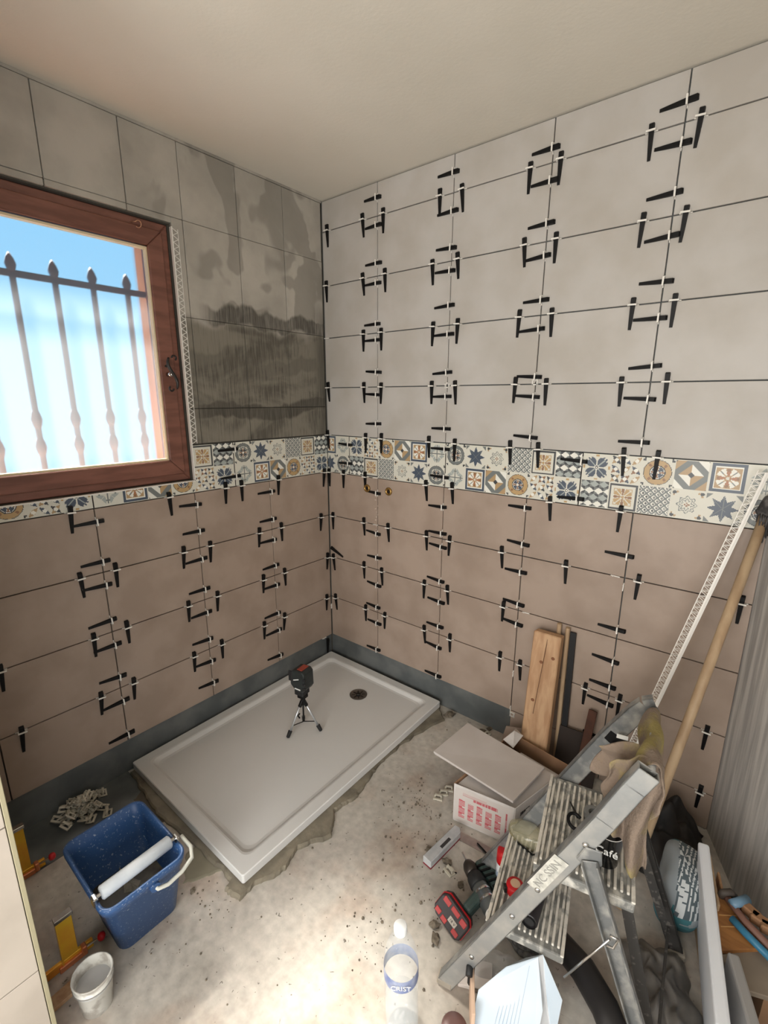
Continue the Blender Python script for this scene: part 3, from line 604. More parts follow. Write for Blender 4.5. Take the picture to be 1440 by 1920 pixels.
('L', 'v', -1.206, 0.184, 'w', 'black wedge clip across third upright from corner, bottom of fourth row below band, window wall'),
('L', 'v', -0.806, 1.098, 'w', 'black wedge clip across second upright from corner, top of first row below band, window wall'),
('L', 'v', -0.806, 0.978, 'w', 'black wedge clip across second upright from corner, bottom of first row below band, window wall'),
('L', 'v', -0.806, 0.848, 'w', 'black wedge clip across second upright from corner, top of second row below band, window wall'),
('L', 'v', -0.806, 0.703, 'w', 'black wedge clip across second upright from corner, bottom of second row below band, window wall'),
('L', 'v', -0.806, 0.588, 'w', 'black wedge clip across second upright from corner, top of third row below band, window wall'),
('L', 'v', -0.806, 0.453, 'w', 'black wedge clip across second upright from corner, bottom of third row below band, window wall'),
('L', 'v', -0.806, 0.338, 'w', 'black wedge clip across second upright from corner, top of fourth row below band, window wall'),
('L', 'v', -0.806, 0.224, 'w', 'black wedge clip across second upright from corner, bottom of fourth row below band, window wall'),
('L', 'v', -0.406, 1.096, 'w', 'black wedge clip across first upright from corner, top of first row below band, window wall'),
('L', 'v', -0.406, 0.954, 'w', 'black wedge clip across first upright from corner, bottom of first row below band, window wall'),
('L', 'v', -0.406, 0.845, 'w', 'black wedge clip across first upright from corner, top of second row below band, window wall'),
('L', 'v', -0.406, 0.706, 'w', 'black wedge clip across first upright from corner, bottom of second row below band, window wall'),
('L', 'v', -0.406, 0.597, 'w', 'black wedge clip across first upright from corner, top of third row below band, window wall'),
('L', 'v', -0.406, 0.438, 'w', 'black wedge clip across first upright from corner, bottom of third row below band, window wall'),
('L', 'v', -0.406, 0.339, 'w', 'black wedge clip across first upright from corner, top of fourth row below band, window wall'),
('L', 'v', -0.406, 0.189, 'w', 'black wedge clip across first upright from corner, bottom of fourth row below band, window wall'),
('L', 'd', -0.599, 1.322, 'w', 'black wedge clip top half of band, across only patterned tile joint, window wall'),
('L', 'd', -0.602, 1.197, 'w', 'black wedge clip bottom half of band, across only patterned tile joint, window wall'),
('R', 'h', 0.014, 1.854, 's', 'white clip without wedge on third joint below ceiling, close to corner, right wall'),
('R', 'x', 0.763, 1.606, 's', 'white clip without wedge at crossing of fourth joint below ceiling and second upright, right wall'),
('R', 'x', 1.16, 1.611, 's', 'white clip without wedge at crossing of fourth joint below ceiling and third upright, right wall'),
('R', 'h', 0.008, 1.15, 's', 'white clip without wedge on bottom edge of band, close to corner, right wall'),
('R', 'h', 0.346, 1.15, 's', 'white clip without wedge on bottom edge of band, left of first upright, right wall'),
('R', 'h', 0.346, 0.9, 's', 'white clip without wedge on first joint below band, left of first upright, right wall'),
('R', 'h', 1.197, 0.65, 's', 'white clip without wedge on second joint below band, right of third upright, right wall'),
('R', 'h', 1.529, 0.9, 's', 'white clip without wedge on first joint below band, left of fourth upright, right wall'),
('R', 'v', 1.561, 0.864, 's', 'white clip without wedge across fourth upright, top of second row below band, right wall'),
('R', 'v', 1.161, 0.34, 's', 'white clip without wedge across third upright, top of fourth row below band, right wall'),
('R', 'v', 1.161, 0.156, 's', 'white clip without wedge across third upright, bottom of fourth row below band, right wall'),
('R', 'x', 1.172, 0.133, 's', 'white clip without wedge at crossing of lowest joint and third upright, right wall'),
('L', 'h', -0.069, 0.15, 's', 'white clip without wedge on lowest joint, close to corner, window wall'),
('R', 'v', -0.0, 0.334, 's', 'white clip without wedge in the corner line, fourth row below band')]
SKEW = {('R', .014): .0, ('R', .011): .15}
for w, t, a, z, kind, lab in CL:
    p = (a, 0, z) if w == 'R' else (0, a, z); lim = .0
    M = Matrix.Translation(p) @ (BR if w == 'R' else BL)
    if t in 'vd': M = M @ Matrix.Rotation(-math.pi/2, 4, 'Z')
    M = M @ Matrix.Rotation(rnd.uniform(-.07, .07), 4, 'Z')
    if kind == 'w':
        r = thing('levelling_clip', lab, 'tile clip', M, 'wedge clips on the '+('right wall' if w == 'R' else 'window wall'))
        obj('wedge', wm, None, r, Matrix.Translation((0, rnd.uniform(-.004, .006), 0))); obj('clip', cm, None, r)
    else:
        r = obj('clip_stub', xm if t == 'x' else sm_, None, None, M); tag(r, lab, 'tile clip', 'clips without wedges on the walls')
r = obj('loose_wedge', wm, None, None, Matrix.Translation((.035, -.001, .70)) @ BR @ Matrix.Rotation(1.15, 4, 'Z')); tag(r, 'lone black wedge stuck slantwise in the corner, no white clip', 'wedge')
r = obj('loose_wedge', wm, None, None, Matrix.Translation((.0, -.045, .115)) @ BL); tag(r, 'lone black wedge hanging below the corner tiles on the grey upstand', 'wedge')
# brass water connections
for x, lab in ((.292, 'brass shower outlet in lower tile, nearer the corner joint'), (.437, 'brass shower outlet in lower tile, farther from the corner')):
    t_ = thing('water_outlet', lab, 'pipe fitting', Matrix.Translation((x, 0, 1.09)) @ BR, 'brass outlets below the patterned band')
    brass = mat('brass', (170, 136, 80), .35, .9)
    obj('ring', MB().lathe([(.010, 0), (.020, 0), (.021, .006), (.018, .010), (.012, .010), (.010, .004)], 20, cap=False), brass, t_, smooth=True); obj('bore', MB().lathe([(.011, .0005), (.011, .004)], 16), dark_metal, t_)
# adhesive squeezed out beside the first upright joint
b = MB()
for k in range(16):
    z = 1.085-k*.016+rnd.uniform(-.004, .004)
    if .99 < z < 1.05 and rnd.random() < .6: continue
    c = Vector((.357+rnd.uniform(-.012, .01), -.002, z)); rr = rnd.uniform(.003, .006); b.lathe([(rr*.3, -rr*.7), (rr, 0), (rr*.3, rr*.7)], 7, Matrix.Translation(c))
o = obj('adhesive_blobs', b, mat('white_adhesive', (198, 180, 166), .8)); tag(o, 'pale adhesive blobs beside first upright joint below the outlets', 'adhesive'); o['kind'] = 'stuff'

# ---------------------------------------------------------------- window
win = bpy.data.objects.new('window_1', None); COL.objects.link(win); win['kind'] = 'structure'
fx0, fx1 = -.075, -.018
def ring(y0, y1, z0, z1, w, x0, x1):
    """four mitred rails"""
    o_ = [(y0, z0), (y1, z0), (y1, z1), (y0, z1)]; i_ = [(y0+w, z0+w), (y1-w, z0+w), (y1-w, z1-w), (y0+w, z1-w)]; b = MB()
    for k in range(4):
        a, c, d2, e = o_[k], o_[(k+1) % 4], i_[(k+1) % 4], i_[k]
        b.add([(x, *p) for x in (x0, x1) for p in (a, c, d2, e)], [(0, 3, 2, 1), (4, 5, 6, 7), (0, 1, 5, 4), (1, 2, 6, 5), (2, 3, 7, 6), (3, 0, 4, 7)])
    return b
obj('window_frame', ring(wy0, wy1-.002, wz0+.002, wz1-.002, .040, fx0, fx1-.010), wood_red, win, bevel=.003)
sash = obj('sash', ring(wy0+.028, wy1-.028, wz0+.030, wz1-.030, .062, fx0-.004, fx1), wood_red, win, bevel=.005, seg=2)
obj('glazing_bead', ring(wy0+.088, wy1-.088, wz0+.092, wz1-.096, .007, -.050, fx1-.008), mat('pale_sealant', (214, 196, 160), .5), win)
# frosted pane
pm = bpy.data.materials.new('frosted_glass'); pm.use_nodes = True; N = pm.node_tree.nodes; L = pm.node_tree.links; N.clear()
o_ = N.new('ShaderNodeOutputMaterial'); tl = N.new('ShaderNodeBsdfTranslucent'); tl.inputs[0].default_value = (.93, .95, 1, 1)
tr = N.new('ShaderNodeBsdfTransparent'); rf = N.new('ShaderNodeBsdfRefraction'); rf.inputs['Roughness'].default_value = .34; rf.inputs['IOR'].default_value = 1.06; rf.inputs['Color'].default_value = (1, 1, 1, 1)
m1 = N.new('ShaderNodeMixShader'); m2 = N.new('ShaderNodeMixShader'); m1.inputs[0].default_value = .76; m2.inputs[0].default_value = .055
L.new(tr.outputs[0], m1.inputs[1]); L.new(rf.outputs[0], m1.inputs[2]); L.new(m1.outputs[0], m2.inputs[1]); L.new(tl.outputs[0], m2.inputs[2]); L.new(m2.outputs[0], o_.inputs[0])
obj('pane', MB().add([(-.045, wy0+.08, wz0+.08), (-.045, wy1-.08, wz0+.08), (-.045, wy1-.08, wz1-.08), (-.045, wy0+.08, wz1-.08)], [(0, 1, 2, 3)]), pm, win)
# scroll handle on the sash
hb = obj('handle', MB().tube([(fx1, -.862, 1.640), (.018, -.862, 1.640)], .009, 12), steel, win, smooth=True)
pts = []
for k in range(25):
    t = k/24*2-1; pts.append((.022, -.862+.022*math.sin(t*2.9)*(1 if abs(t) < .5 else 1), 1.640-.062*t*(1-.12*abs(t))))
for sgn in (-1, 1):
    e = [(.022, -.862-.0+sgn*(-.010)*0, 0)]
obj('handle_scroll', MB().tube([(.022, -.862+.016*math.sin(math.pi*1.5*(k/16-.5)), 1.702-.118*k/16) for k in range(17)], [.004+.003*math.sin(math.pi*k/16) for k in range(17)], 8).tube([(.022, -.851-.009*math.cos(a_), 1.702+.009*math.sin(a_)) for a_ in np.linspace(0, 4.2, 10)], .0035, 8).tube([(.022, -.873+.009*math.cos(a_), 1.584-.009*math.sin(a_)) for a_ in np.linspace(0, 4.2, 10)], .0035, 8), dark_metal, hb, smooth=True)
obj('handle_screw', MB().tube([(fx1-.002, -.866, 1.672), (fx1+.003, -.866, 1.672)], .005, 10), dark_metal, hb)
obj('curtain_hook', MB().tube([(fx1-.004+.012*math.sin(a_)*.4+.008, -.918+.011*math.cos(a_), 2.166+.011*math.sin(a_)) for a_ in np.linspace(-2.2, 2.6, 14)]+[(fx1-.006, -.940, 2.170)], .0018, 8), mat('copper_hook', (196, 150, 120), .4, .8), win, smooth=True)
# outside: orange reveal is the wall itself; wrought-iron bars
iron = mat('wrought_iron', (96, 104, 118), .6)
gr = thing('window_grille', 'wrought-iron window bars outside the frosted glass, twisted low down', 'window bars', T(-.20, -1.2, 1.2))
k = 0
for i in range(7):
    y = -.905-.1265*i+1.2-.0
    if y < -.47: continue
    b = MB(); b.bar((0, y, .02), (0, y, .76), .016, .016)
    obj('bar', b, iron, gr)
    for zc in (.17, .27):
        obj('bulb', MB().lathe([(.004, -.05), (.014, -.02), (.018, 0), (.014, .02), (.004, .05)], 10, Matrix.Translation((0, y, zc))), iron, gr, smooth=True)
    obj('finial', MB().lathe([(.008, -.03), (.014, -.014), (.017, .0), (.012, .018), (.003, .036)], 10, Matrix.Translation((0, y, .79))), iron, gr, smooth=True)
obj('rail', MB().bar((0, -.46, .76), (0, .395, .76), .012, .022), iron, gr); obj('rail', MB().bar((0, -.46, .02), (0, .395, .02), .012, .022), iron, gr)
# bright terrace wall and ground seen low through the glass
gw = mat('grey_paving_outside', (84, 92, 98), .9)
struct(obj('terrace', MB().box((-9, -8, -.6), (-.34, 6, -.5)), gw))

# perforated white corner bead beside and below the window
wb_t = thing('corner_bead', 'white zigzag perforated corner bead fixed beside the window frame', 'plaster bead', T(0, wy1, 1.2))
obj('nose', MB().box((-.012, -.001, .005), (.004, .004, .985)), white_pl, wb_t, bevel=.001)
b = MB(); n_ = 34; z0_, z1_ = .16, .98
for i in range(n_):
    za, zb = z0_+(z1_-z0_)*i/n_, z0_+(z1_-z0_)*(i+1)/n_; zm = (za+zb)/2
    b.bar((.001, .004, za), (.001, .026, zm), .0022, .0022, (1, 0, 0)); b.bar((.001, .026, zm), (.001, .004, zb), .0022, .0022, (1, 0, 0))
o = obj('lattice', b, white_pl, wb_t); o['kind'] = 'stuff'
obj('edge_wire', MB().box((.0, .025, .16), (.002, .027, .98)), white_pl, wb_t)
st = obj('edge_strip', MB().box((-.018, -.86, 0), (.004, .0, .0035)), white_pl, None, T(0, wy1, wz0-.0045)); tag(st, 'thin white strip under the window frame above the patterned tiles', 'edge trim')

# ---------------------------------------------------------------- tiled block at the left with its yellow edge
px = .80; py = -1.722
blk = struct(obj('wall_partition', MB().box((-.012, YB, 0), (px-.009, py-.002, H)), mat('partition_plaster', (150, 140, 128), .9)))
for j, (z0, z1) in enumerate([(0.002, .285), (.285, .684), (.684, 1.083), (1.083, 1.482), (1.482, 1.881), (1.881, 2.28), (2.28, H)]):
    for i in range(3):
        y1 = py-.008-i*.40; obj('wall_tile', MB().box((px-.009, y1-.40+.0015, z0+.0015), (px+.0003, y1-.0015, z1-.0015)), mat('partition_tile_glaze', (182, 172, 160), .42, c2=(168, 158, 146), scale=5, amt=.8, vary=.02), blk, bevel=.0009)
struct(obj('trim_2', MB().box((px-.012, py-.008, .0), (px+.001, py+.001, H)), mat('yellowish_edge', (158, 150, 122), .6), bevel=.001))

# ---------------------------------------------------------------- shower tray
X0, X1, Y0, Y1, ZT, ZB = .012, .799, -1.208, -.026, .050, .018
tray = thing('shower_tray', 'large white rectangular shower tray on mortar in the corner', 'shower tray', T(X0, Y0, 0))
w_, l_ = X1-X0, Y1-Y0
def rrect(x0, y0, x1, y1, r, n=6):
    P = []
    for cx, cy, a0 in ((x1-r, y1-r, 0), (x0+r, y1-r, 90), (x0+r, y0+r, 180), (x1-r, y0+r, 270)):
        for k in range(n+1): a_ = math.radians(a0+90*k/n); P.append((cx+r*math.cos(a_), cy+r*math.sin(a_)))
    return P
def loft(rings, cap0=True, cap1=True):
    n = len(rings[0]); b = MB(); V = [p for r in rings for p in r]; F = []
    for i in range(len(rings)-1): F += [(i*n+k, i*n+(k+1) % n, (i+1)*n+(k+1) % n, (i+1)*n+k) for k in range(n)]
    if cap0: F.append(tuple(range(n))[::-1])
    if cap1: F.append(tuple(range((len(rings)-1)*n, len(rings)*n)))
    return b.add(V, F)
def R3(x0, y0, x1, y1, r, z, n=6): return [(x, y, z) for x, y in rrect(x0, y0, x1, y1, r, n)]
tm = mat('tray_acrylic', (212, 211, 208), .28, c2=(206, 205, 202), scale=3, amt=.5)
rg = [R3(0, 0, w_, l_, .008, ZB), R3(0, 0, w_, l_, .008, ZT-.003), R3(.003, .003, w_-.003, l_-.003, .008, ZT), R3(.045, .045, w_-.045, l_-.045, .030, ZT), R3(.052, .052, w_-.052, l_-.052, .032, ZT-.002), R3(.066, .066, w_-.066, l_-.066, .035, ZT-.013), R3(.078, .078, w_-.078, l_-.078, .035, ZT-.015)]
obj('basin', loft(rg), tm, tray, smooth=False)
dz = ZT-.0148; dc = (.424-X0, -.235-Y0)
dn = obj('drain', MB().lathe([(.0, dz), (.046, dz), (.046, dz+.003), (.041, dz+.0035), (.038, dz+.0015), (.014, dz+.0012), (.0, dz+.0012)], 32, T(*dc), cap=False), mat('brushed_drain', (120, 116, 112), .3, .9), tray, smooth=False)
obj('drain_cross', MB().lathe([(.010, dz+.001), (.013, dz+.006), (.009, dz+.009), (.003, dz+.006)], 12, T(*dc)), dark_metal, dn, smooth=True)
for k in range(8):
    a_ = k*math.pi/4; obj('drain_slot', MB().bar((dc[0]+.018*math.cos(a_), dc[1]+.018*math.sin(a_), dz+.0022), (dc[0]+.034*math.cos(a_), dc[1]+.034*math.sin(a_), dz+.0022), .005, .001), dark_metal, dn)
# mortar bed creeping out around the tray
def slab(name, pts, h, m, parent=None, n=14, amp=.010, sc=26, inset=.007):
    P = []
    for i, p in enumerate(pts):
        q = pts[(i+1) % len(pts)]
        for k in range(n):
            t = k/n; v = Vector((p[0]*(1-t)+q[0]*t, p[1]*(1-t)+q[1]*t, 0)); v += mnoise.noise_vector(v*sc)*amp+mnoise.noise_vector(v*sc*3.3)*amp*.4; v.z = 0; P.append(v)
    c = sum(P, Vector())/len(P); V = []; 
    for z, s in ((-.004, 0), (h*.6, .0), (h, inset)):
        for p in P: dv = (c-p); V.append(tuple(p+dv.normalized()*s)[:2]+(z+(mnoise.noise(p*sc*.7)*h*.25 if z > 0 else 0),))
    k = len(P); F = [(a*k+i, a*k+(i+1) % k, (a+1)*k+(i+1) % k, (a+1)*k+i) for a in range(2) for i in range(k)]; F.append(tuple(range(2*k, 3*k)))
    b = MB().add(V, F); me = b.mesh(name)
    bm = bmesh.new(); bm.from_mesh(me); bmesh.ops.triangulate(bm, faces=[f for f in bm.faces if len(f.verts) > 4]); bm.to_mesh(me); bm.free()
    return obj(name, me, m, parent)
mb_ = [(0.8609, -0.0906, 0.0000)[:2], (0.8027, -0.3227, 0.0000)[:2], (0.8003, -0.5366, 0.0000)[:2], (0.8437, -0.7015, 0.0000)[:2], (0.8157, -0.8059, 0.0000)[:2], (0.8911, -0.8983, 0.0000)[:2], (0.8303, -1.0018, 0.0000)[:2], (0.8552, -1.0824, 0.0000)[:2], (0.8264, -1.1801, 0.0000)[:2], (0.8156, -1.2412, 0.0000)[:2], (0.7550, -1.2559, 0.0000)[:2], (0.7479, -1.2236, 0.0000)[:2], (0.6463, -1.2231, 0.0000)[:2], (.30, -1.25), (.02, -1.22), (.01, -.02), (.79, -.02)]
o = slab('mortar_bed', mb_, .0155, mortar); tag(o, 'rough grey mortar bed squeezed out under the white tray', 'mortar')
ml = [(0.6268, -1.3220, 0.0000)[:2], (0.5386, -1.2601, 0.0000)[:2], (0.5324, -1.2121, 0.0000)[:2], (0.6109, -1.2012, 0.0000)[:2], (0.7058, -1.2039, 0.0000)[:2], (0.6764, -1.2516, 0.0000)[:2]]
o = slab('mortar_patch', ml, .004, mat('smooth_mortar', (136, 130, 112), .9, c2=(116, 110, 94), scale=9)); tag(o, 'smooth grey-green mortar patch left of the tray near corner', 'mortar')
md = [(0.1603, -1.2748, 0.0000)[:2], (0.1425, -1.2140, 0.0000)[:2], (0.2291, -1.2188, 0.0000)[:2], (0.3672, -1.2083, 0.0000)[:2], (0.3499, -1.2615, 0.0000)[:2], (0.2310, -1.2820, 0.0000)[:2]]
o = slab('damp_patch', md, .003, mat('damp_mortar', (84, 78, 66), .7, c2=(62, 56, 48), scale=12)); tag(o, 'dark damp mortar patch between blue bucket and tray', 'mortar')
def lump(x, y, r, m, name, label, seed, el=1.0, grp=None):
    bm = bmesh.new(); bmesh.ops.create_icosphere(bm, subdivisions=2, radius=1)
    for v in bm.verts:
        nn = mnoise.noise(v.co*1.6+Vector((seed, 0, 0))); v.co = v.co*(1+.55*nn); v.co = Vector((v.co.x*r*el, v.co.y*r, v.co.z*r*.55+r*.42))
        if v.co.z < 0: v.co.z = 0
    me = bpy.data.meshes.new(name); bm.to_mesh(me); bm.free(); o = obj(name, me, m, None, T(x, y, 0, seed*1.7)); return tag(o, label, 'rubble', grp)
rub = mat('mortar_crumbs', (118, 108, 94), .95, c2=(70, 64, 56), scale=60, amt=.8)
for i, (x, y, r, lab) in enumerate([((1.1897, -0.7146, 0.0000)[0], (1.1897, -0.7146, 0.0000)[1], .009, 'grey mortar lump left of the grey spirit level'), ((1.2646, -0.7150, 0.0000)[0], (1.2646, -0.7150, 0.0000)[1], .013, 'dark mortar lump between spirit level and white clip'), ((1.3408, -0.7526, 0.0000)[0], (1.3408, -0.7526, 0.0000)[1], .010, 'dark mortar lump left of the drill chuck'),
    ((1.3419, -0.9103, 0.0000)[0], (1.3419, -0.9103, 0.0000)[1], .012, 'crumbly mortar lump above the long one by the red battery'), ((1.3639, -0.9412, 0.0000)[0], (1.3639, -0.9412, 0.0000)[1], .013, 'longest crumbly mortar lump left of the ladder foot'), ((0.3534, -1.2792, 0.0000)[0], (0.3534, -1.2792, 0.0000)[1], .010, 'mortar crumb right of the blue bucket rim'),
    ((0.6202, -1.3567, 0.0000)[0]+.06, (0.6202, -1.3567, 0.0000)[1]+.04, .008, 'mortar crumb beside the blue bucket handle'), ((0.8620, -0.0371, 0.0000)[0], (0.8620, -0.0371, 0.0000)[1], .020, 'mortar heap at the far right corner of the tray'), ((1.0523, -0.0490, 0.0000)[0], (1.0523, -0.0490, 0.0000)[1], .018, 'mortar heap behind the loose tiles'), ((1.0658, -0.0040, 0.0000)[0], (1.0658, -0.0040, 0.0000)[1], .011, 'small mortar heap against the upstand')]):
    lump(x, y, r, rub, 'mortar_lump', lab, i+1, 1.3)
# fine grit: nobody could count it
b = MB()
for i in range(420):
    c_ = rnd.choice([((1.1281, -0.6716, 0.0000)[:2], .10), ((1.0134, -0.5800, 0.0000)[:2], .05), ((1.2918, -0.8791, 0.0000)[:2], .10), ((0.7233, -1.2991, 0.0000)[:2], .10), ((1.0851, -0.1375, 0.0000)[:2], .08), ((1.0, -1.0), .5), ((1.2019, -1.0319, 0.0000)[:2], .06)])
    x, y = c_[0][0]+rnd.gauss(0, c_[1]), c_[0][1]+rnd.gauss(0, c_[1]); r = abs(rnd.gauss(0, .0016))+.0008
    if (x < .82 and y > -1.23) or x < .05 or y > -.02 or x > 1.9: continue
    b.lathe([(r, 0), (r*.8, r*.8), (r*.1, r*1.2)], 5, T(x, y, 0), cap=False)
o = obj('grit', b, rub); tag(o, 'fine mortar grit scattered over the screed floor', 'grit'); o['kind'] = 'stuff'

# ---------------------------------------------------------------- laser level on tripod
ft = [Vector((.396, -.686, .040)), Vector((.480, -.557, .040)), Vector((.362, -.560, .040))]; ap = Vector((.413, -.602, .205))
ls = thing('laser_level', 'black laser level with red badge on small silver tripod', 'laser level', T(.413, -.602, .036))
o0 = Vector((.413, -.602, .036)); grey_al = mat('tripod_aluminium', (190, 192, 194), .3, .6)
for f in ft:
    dd = (ap-f).normalized(); lg = obj('leg', MB().tube([f+dd*.020-o0, ap-dd*.012+Vector((0, 0, 0))-o0], [.0048, .0060], 10), grey_al, ls, smooth=True)
    obj('foot', MB().bar(f-o0, f+dd*.034-o0, .012, .014, w2=.015, h2=.016), rubber, lg, bevel=.002); obj('leg_joint', MB().bar(ap-dd*.040-o0, ap-dd*.002-o0, .015, .013), black_pl, lg, bevel=.002)
obj('centre_column', MB().tube([ap+Vector((0, 0, -.03))-o0, ap+Vector((0, 0, .03))-o0], .008, 12), black_pl, ls)
obj('spreader', MB().tube([Vector((.413, -.602, .085))-o0, ap-o0], .0035, 8).bar(Vector((.413, -.602, .085))-o0, (ft[0]+(ap-ft[0])*.3)-o0, .004, .002).bar(Vector((.413, -.602, .085))-o0, (ft[1]+(ap-ft[1])*.3)-o0, .004, .002).bar(Vector((.413, -.602, .085))-o0, (ft[2]+(ap-ft[2])*.3)-o0, .004, .002), black_pl, ls)
cr_ = obj('crank', MB().tube([Vector((.398, -.612, .125))-o0, Vector((.391, -.617, .113))-o0, Vector((.397, -.612, .100))-o0], .0035, 8), black_pl, ls)
hd = Matrix.Translation((ap-o0)+Vector((0, 0, .035))) @ Matrix.Rotation(.15, 4, 'Z')
obj('swivel_head', MB().box((-.020, -.018, -.028), (.020, .018, -.004)), black_pl, ls, hd, bevel=.004)
obj('mount', MB().box((-.024, -.030, -.004), (.026, .022, .030)), rubber, ls, hd, bevel=.004)
bd = obj('housing', MB().prism([(-.040, .0), (-.040, .052), (-.028, .074), (.026, .078), (.040, .066), (.042, -.006), (.030, -.026), (-.012, -.028)], -.034, .034, hd @ Matrix.Translation((0, 0, .048)) @ Matrix.Rotation(math.pi/2, 4, 'X')), mat('laser_housing', (34, 38, 38), .42, c2=(58, 62, 60), scale=30, amt=.5), ls, bevel=.005, seg=2)
bd2 = Matrix.Translation((0, 0, .048)); hb_ = hd @ bd2
obj('badge', MB().box((-.006, -.024, .077), (.022, .024, .0805)), mat('faded_red', (150, 66, 52), .5), bd, hb_, bevel=.001)
obj('stripe', MB().box((-.010, -.0356, .030), (.022, -.0335, .034)), white_ink, bd, hb_ @ Matrix.Rotation(-.35, 4, 'Y')); obj('stripe', MB().box((-.014, -.0356, -.016), (.018, -.0335, -.011)), white_ink, bd, hb_)
obj('lens_window', MB().lathe([(.016, 0), (.017, .004), (.012, .007), (.002, .008)], 16, Matrix.Translation((-.040, 0, .030)) @ Matrix.Rotation(-math.pi/2, 4, 'Y')), mat('dark_lens', (60, 70, 66), .08), bd, hb_, smooth=True)
obj('side_grip', MB().box((-.048, -.037, .018), (-.026, -.030, .068)).box((.030, -.037, -.010), (.046, -.028, .004)).box((.030, -.037, .012), (.047, -.028, .026)).box((.030, -.037, .034), (.046, -.028, .048)), rubber, bd, hb_, bevel=.002)

# ---------------------------------------------------------------- blue wringer bucket
bk = thing('bucket', 'blue rectangular tiler bucket with white roller, half full of grey water', 'bucket', T(.615, -1.472, 0))
def br(z, e=0.0):
    t = z/.265; x0 = -.085-(.060)*t-e; x1 = .076+(.078)*t+e; y0 = -.066-(.045)*t-e; y1 = .105+(-.0)*t+e+.004*t; return R3(x0, y0, x1, y1, .030+e, z, 5)
rg = [br(0.0, -.006), br(.004), br(.225), br(.228, .006), br(.252, .008), br(.265, .006), br(.267, .001), br(.264, -.004), br(.225, -.006), br(.012, -.006)]
obj('bucket_shell', loft(rg, True, True), blue_pl, bk, smooth=True)
obj('dirty_water', loft([br(.096, -.0075), br(.099, -.0075)], True, True), mat('grey_dirty_water', (58, 52, 44), .25, c2=(132, 120, 100), scale=7, amt=.7, ramp=(.5, .66)), bk)
obj('mortar_sludge', MB().add(crumple([(-.03+.085*math.cos(t)*(1 if k % 2 else .6), .012+.026*math.sin(t)*(1 if k % 2 else .5), .101) for k, t in enumerate(np.linspace(0, 6.28, 14, endpoint=False))], .004, 30)+[(-.02, .012, .112)], [(i, (i+1) % 14, 14) for i in range(14)]), mat('pale_sludge', (140, 134, 122), .8, c2=(90, 84, 76), scale=60), bk)
rl = obj('roller', MB().tube([(.100, -.098, .276), (.094, .094, .276)], .0185, 20), mat('roller_grey', (176, 182, 188), .5, c2=(200, 204, 206), scale=12, amt=.8), bk, smooth=True)
rl.modifiers.new('b', 'BEVEL').width = .003
obj('roller_axle', MB().tube([(.1005, -.112, .274), (.0935, .110, .274)], .006, 10), steel, rl)
obj('roller_bracket', MB().box((.090, -.120, .255), (.114, -.108, .283)), steel, rl, bevel=.003); obj('roller_bracket', MB().box((.084, .106, .255), (.106, .116, .283)), steel, rl, bevel=.003)
hp = [Vector((.152, .015, .232)), Vector((.162, .020, .226)), Vector((.168, .045, .222)), Vector((.170, .085, .230)), Vector((.165, .120, .245)), Vector((.140, .132, .255)), Vector((.090, .130, .262))]
obj('handle', MB().tube(hp, .0058, 10), mat('handle_white', (186, 186, 176), .5), bk, smooth=True); obj('handle_boss', MB().tube([(.142, .015, .232), (.160, .015, .232)], .013, 14), blue_pl, bk)

# ---------------------------------------------------------------- small white tub
tb = thing('plastic_tub', 'small smeared white plastic tub beside the tiled partition', 'tub', T(.757, -1.628, 0))
obj('tub_shell', MB().lathe([(.034, 0), (.036, .002), (.042, .080), (.046, .082), (.046, .088), (.0425, .089), (.046, .104), (.048, .106), (.047, .110), (.0440, .109), (.040, .080), (.034, .006)], 32), mat('smeared_tub', (206, 204, 196), .4, c2=(140, 132, 122), scale=22, amt=.7, ramp=(.5, .6)), tb, smooth=True)
obj('filler', MB().lathe([(.0425, .074), (.0425, .0755)], 24), mat('grey_slurry', (176, 176, 176), .4), tb)
obj('rim_band', MB().lathe([(.0435, .084), (.0475, .085), (.0475, .087), (.0435, .088)], 32, cap=False), mat('grey_band', (130, 128, 124), .5), tb)

# ---------------------------------------------------------------- heap of removed white clips, each one a thing
scr = mat('used_clip_plastic', (198, 192, 176), .5)
def horseshoe(n=0):
    b = MB(); w, l, t = .018, .030, .0022
    b.box((-w, -l/2, 0), (w, -l/2+.007, t+.003)).box((-w, -l/2, 0), (-w+.006, l/2, t)).box((w-.006, -l/2, 0), (w, l/2, t)).box((-w, l/2-.006, 0), (w, l/2, t)).box((-w+.004, -.004, t), (-w+.008, .004, .014)).box((w-.008, -.004, t), (w-.004, .004, .014)).box((-w+.004, -.004, .012), (w-.004, .004, .0145)); return b.mesh('spent_clip')
hs = horseshoe(); hs.materials.append(scr)
cx_, cy_, _c = (0.0820, -1.4284, 0.0150)
for i in range(58):
    rr = abs(rnd.gauss(0, .047)); aa = rnd.uniform(0, 6.28); x, y = cx_+rr*math.cos(aa), cy_+rr*1.25*math.sin(aa); h = max(0, .062*(1-(rr/.085)**2))*rnd.random()
    M = Matrix.Translation((x, y, .006+h)) @ Matrix.Rotation(rnd.uniform(0, 6.28), 4, 'Z') @ Matrix.Rotation(rnd.gauss(0, .55 if h > .01 else .12), 4, 'X') @ Matrix.Rotation(rnd.gauss(0, .5 if h > .01 else .12), 4, 'Y')
    o = obj('spent_clip', hs, None, None, M); tag(o, 'spent white tile clip in the heap beside the blue bucket', 'tile clip', 'heap of spent clips beside the bucket')
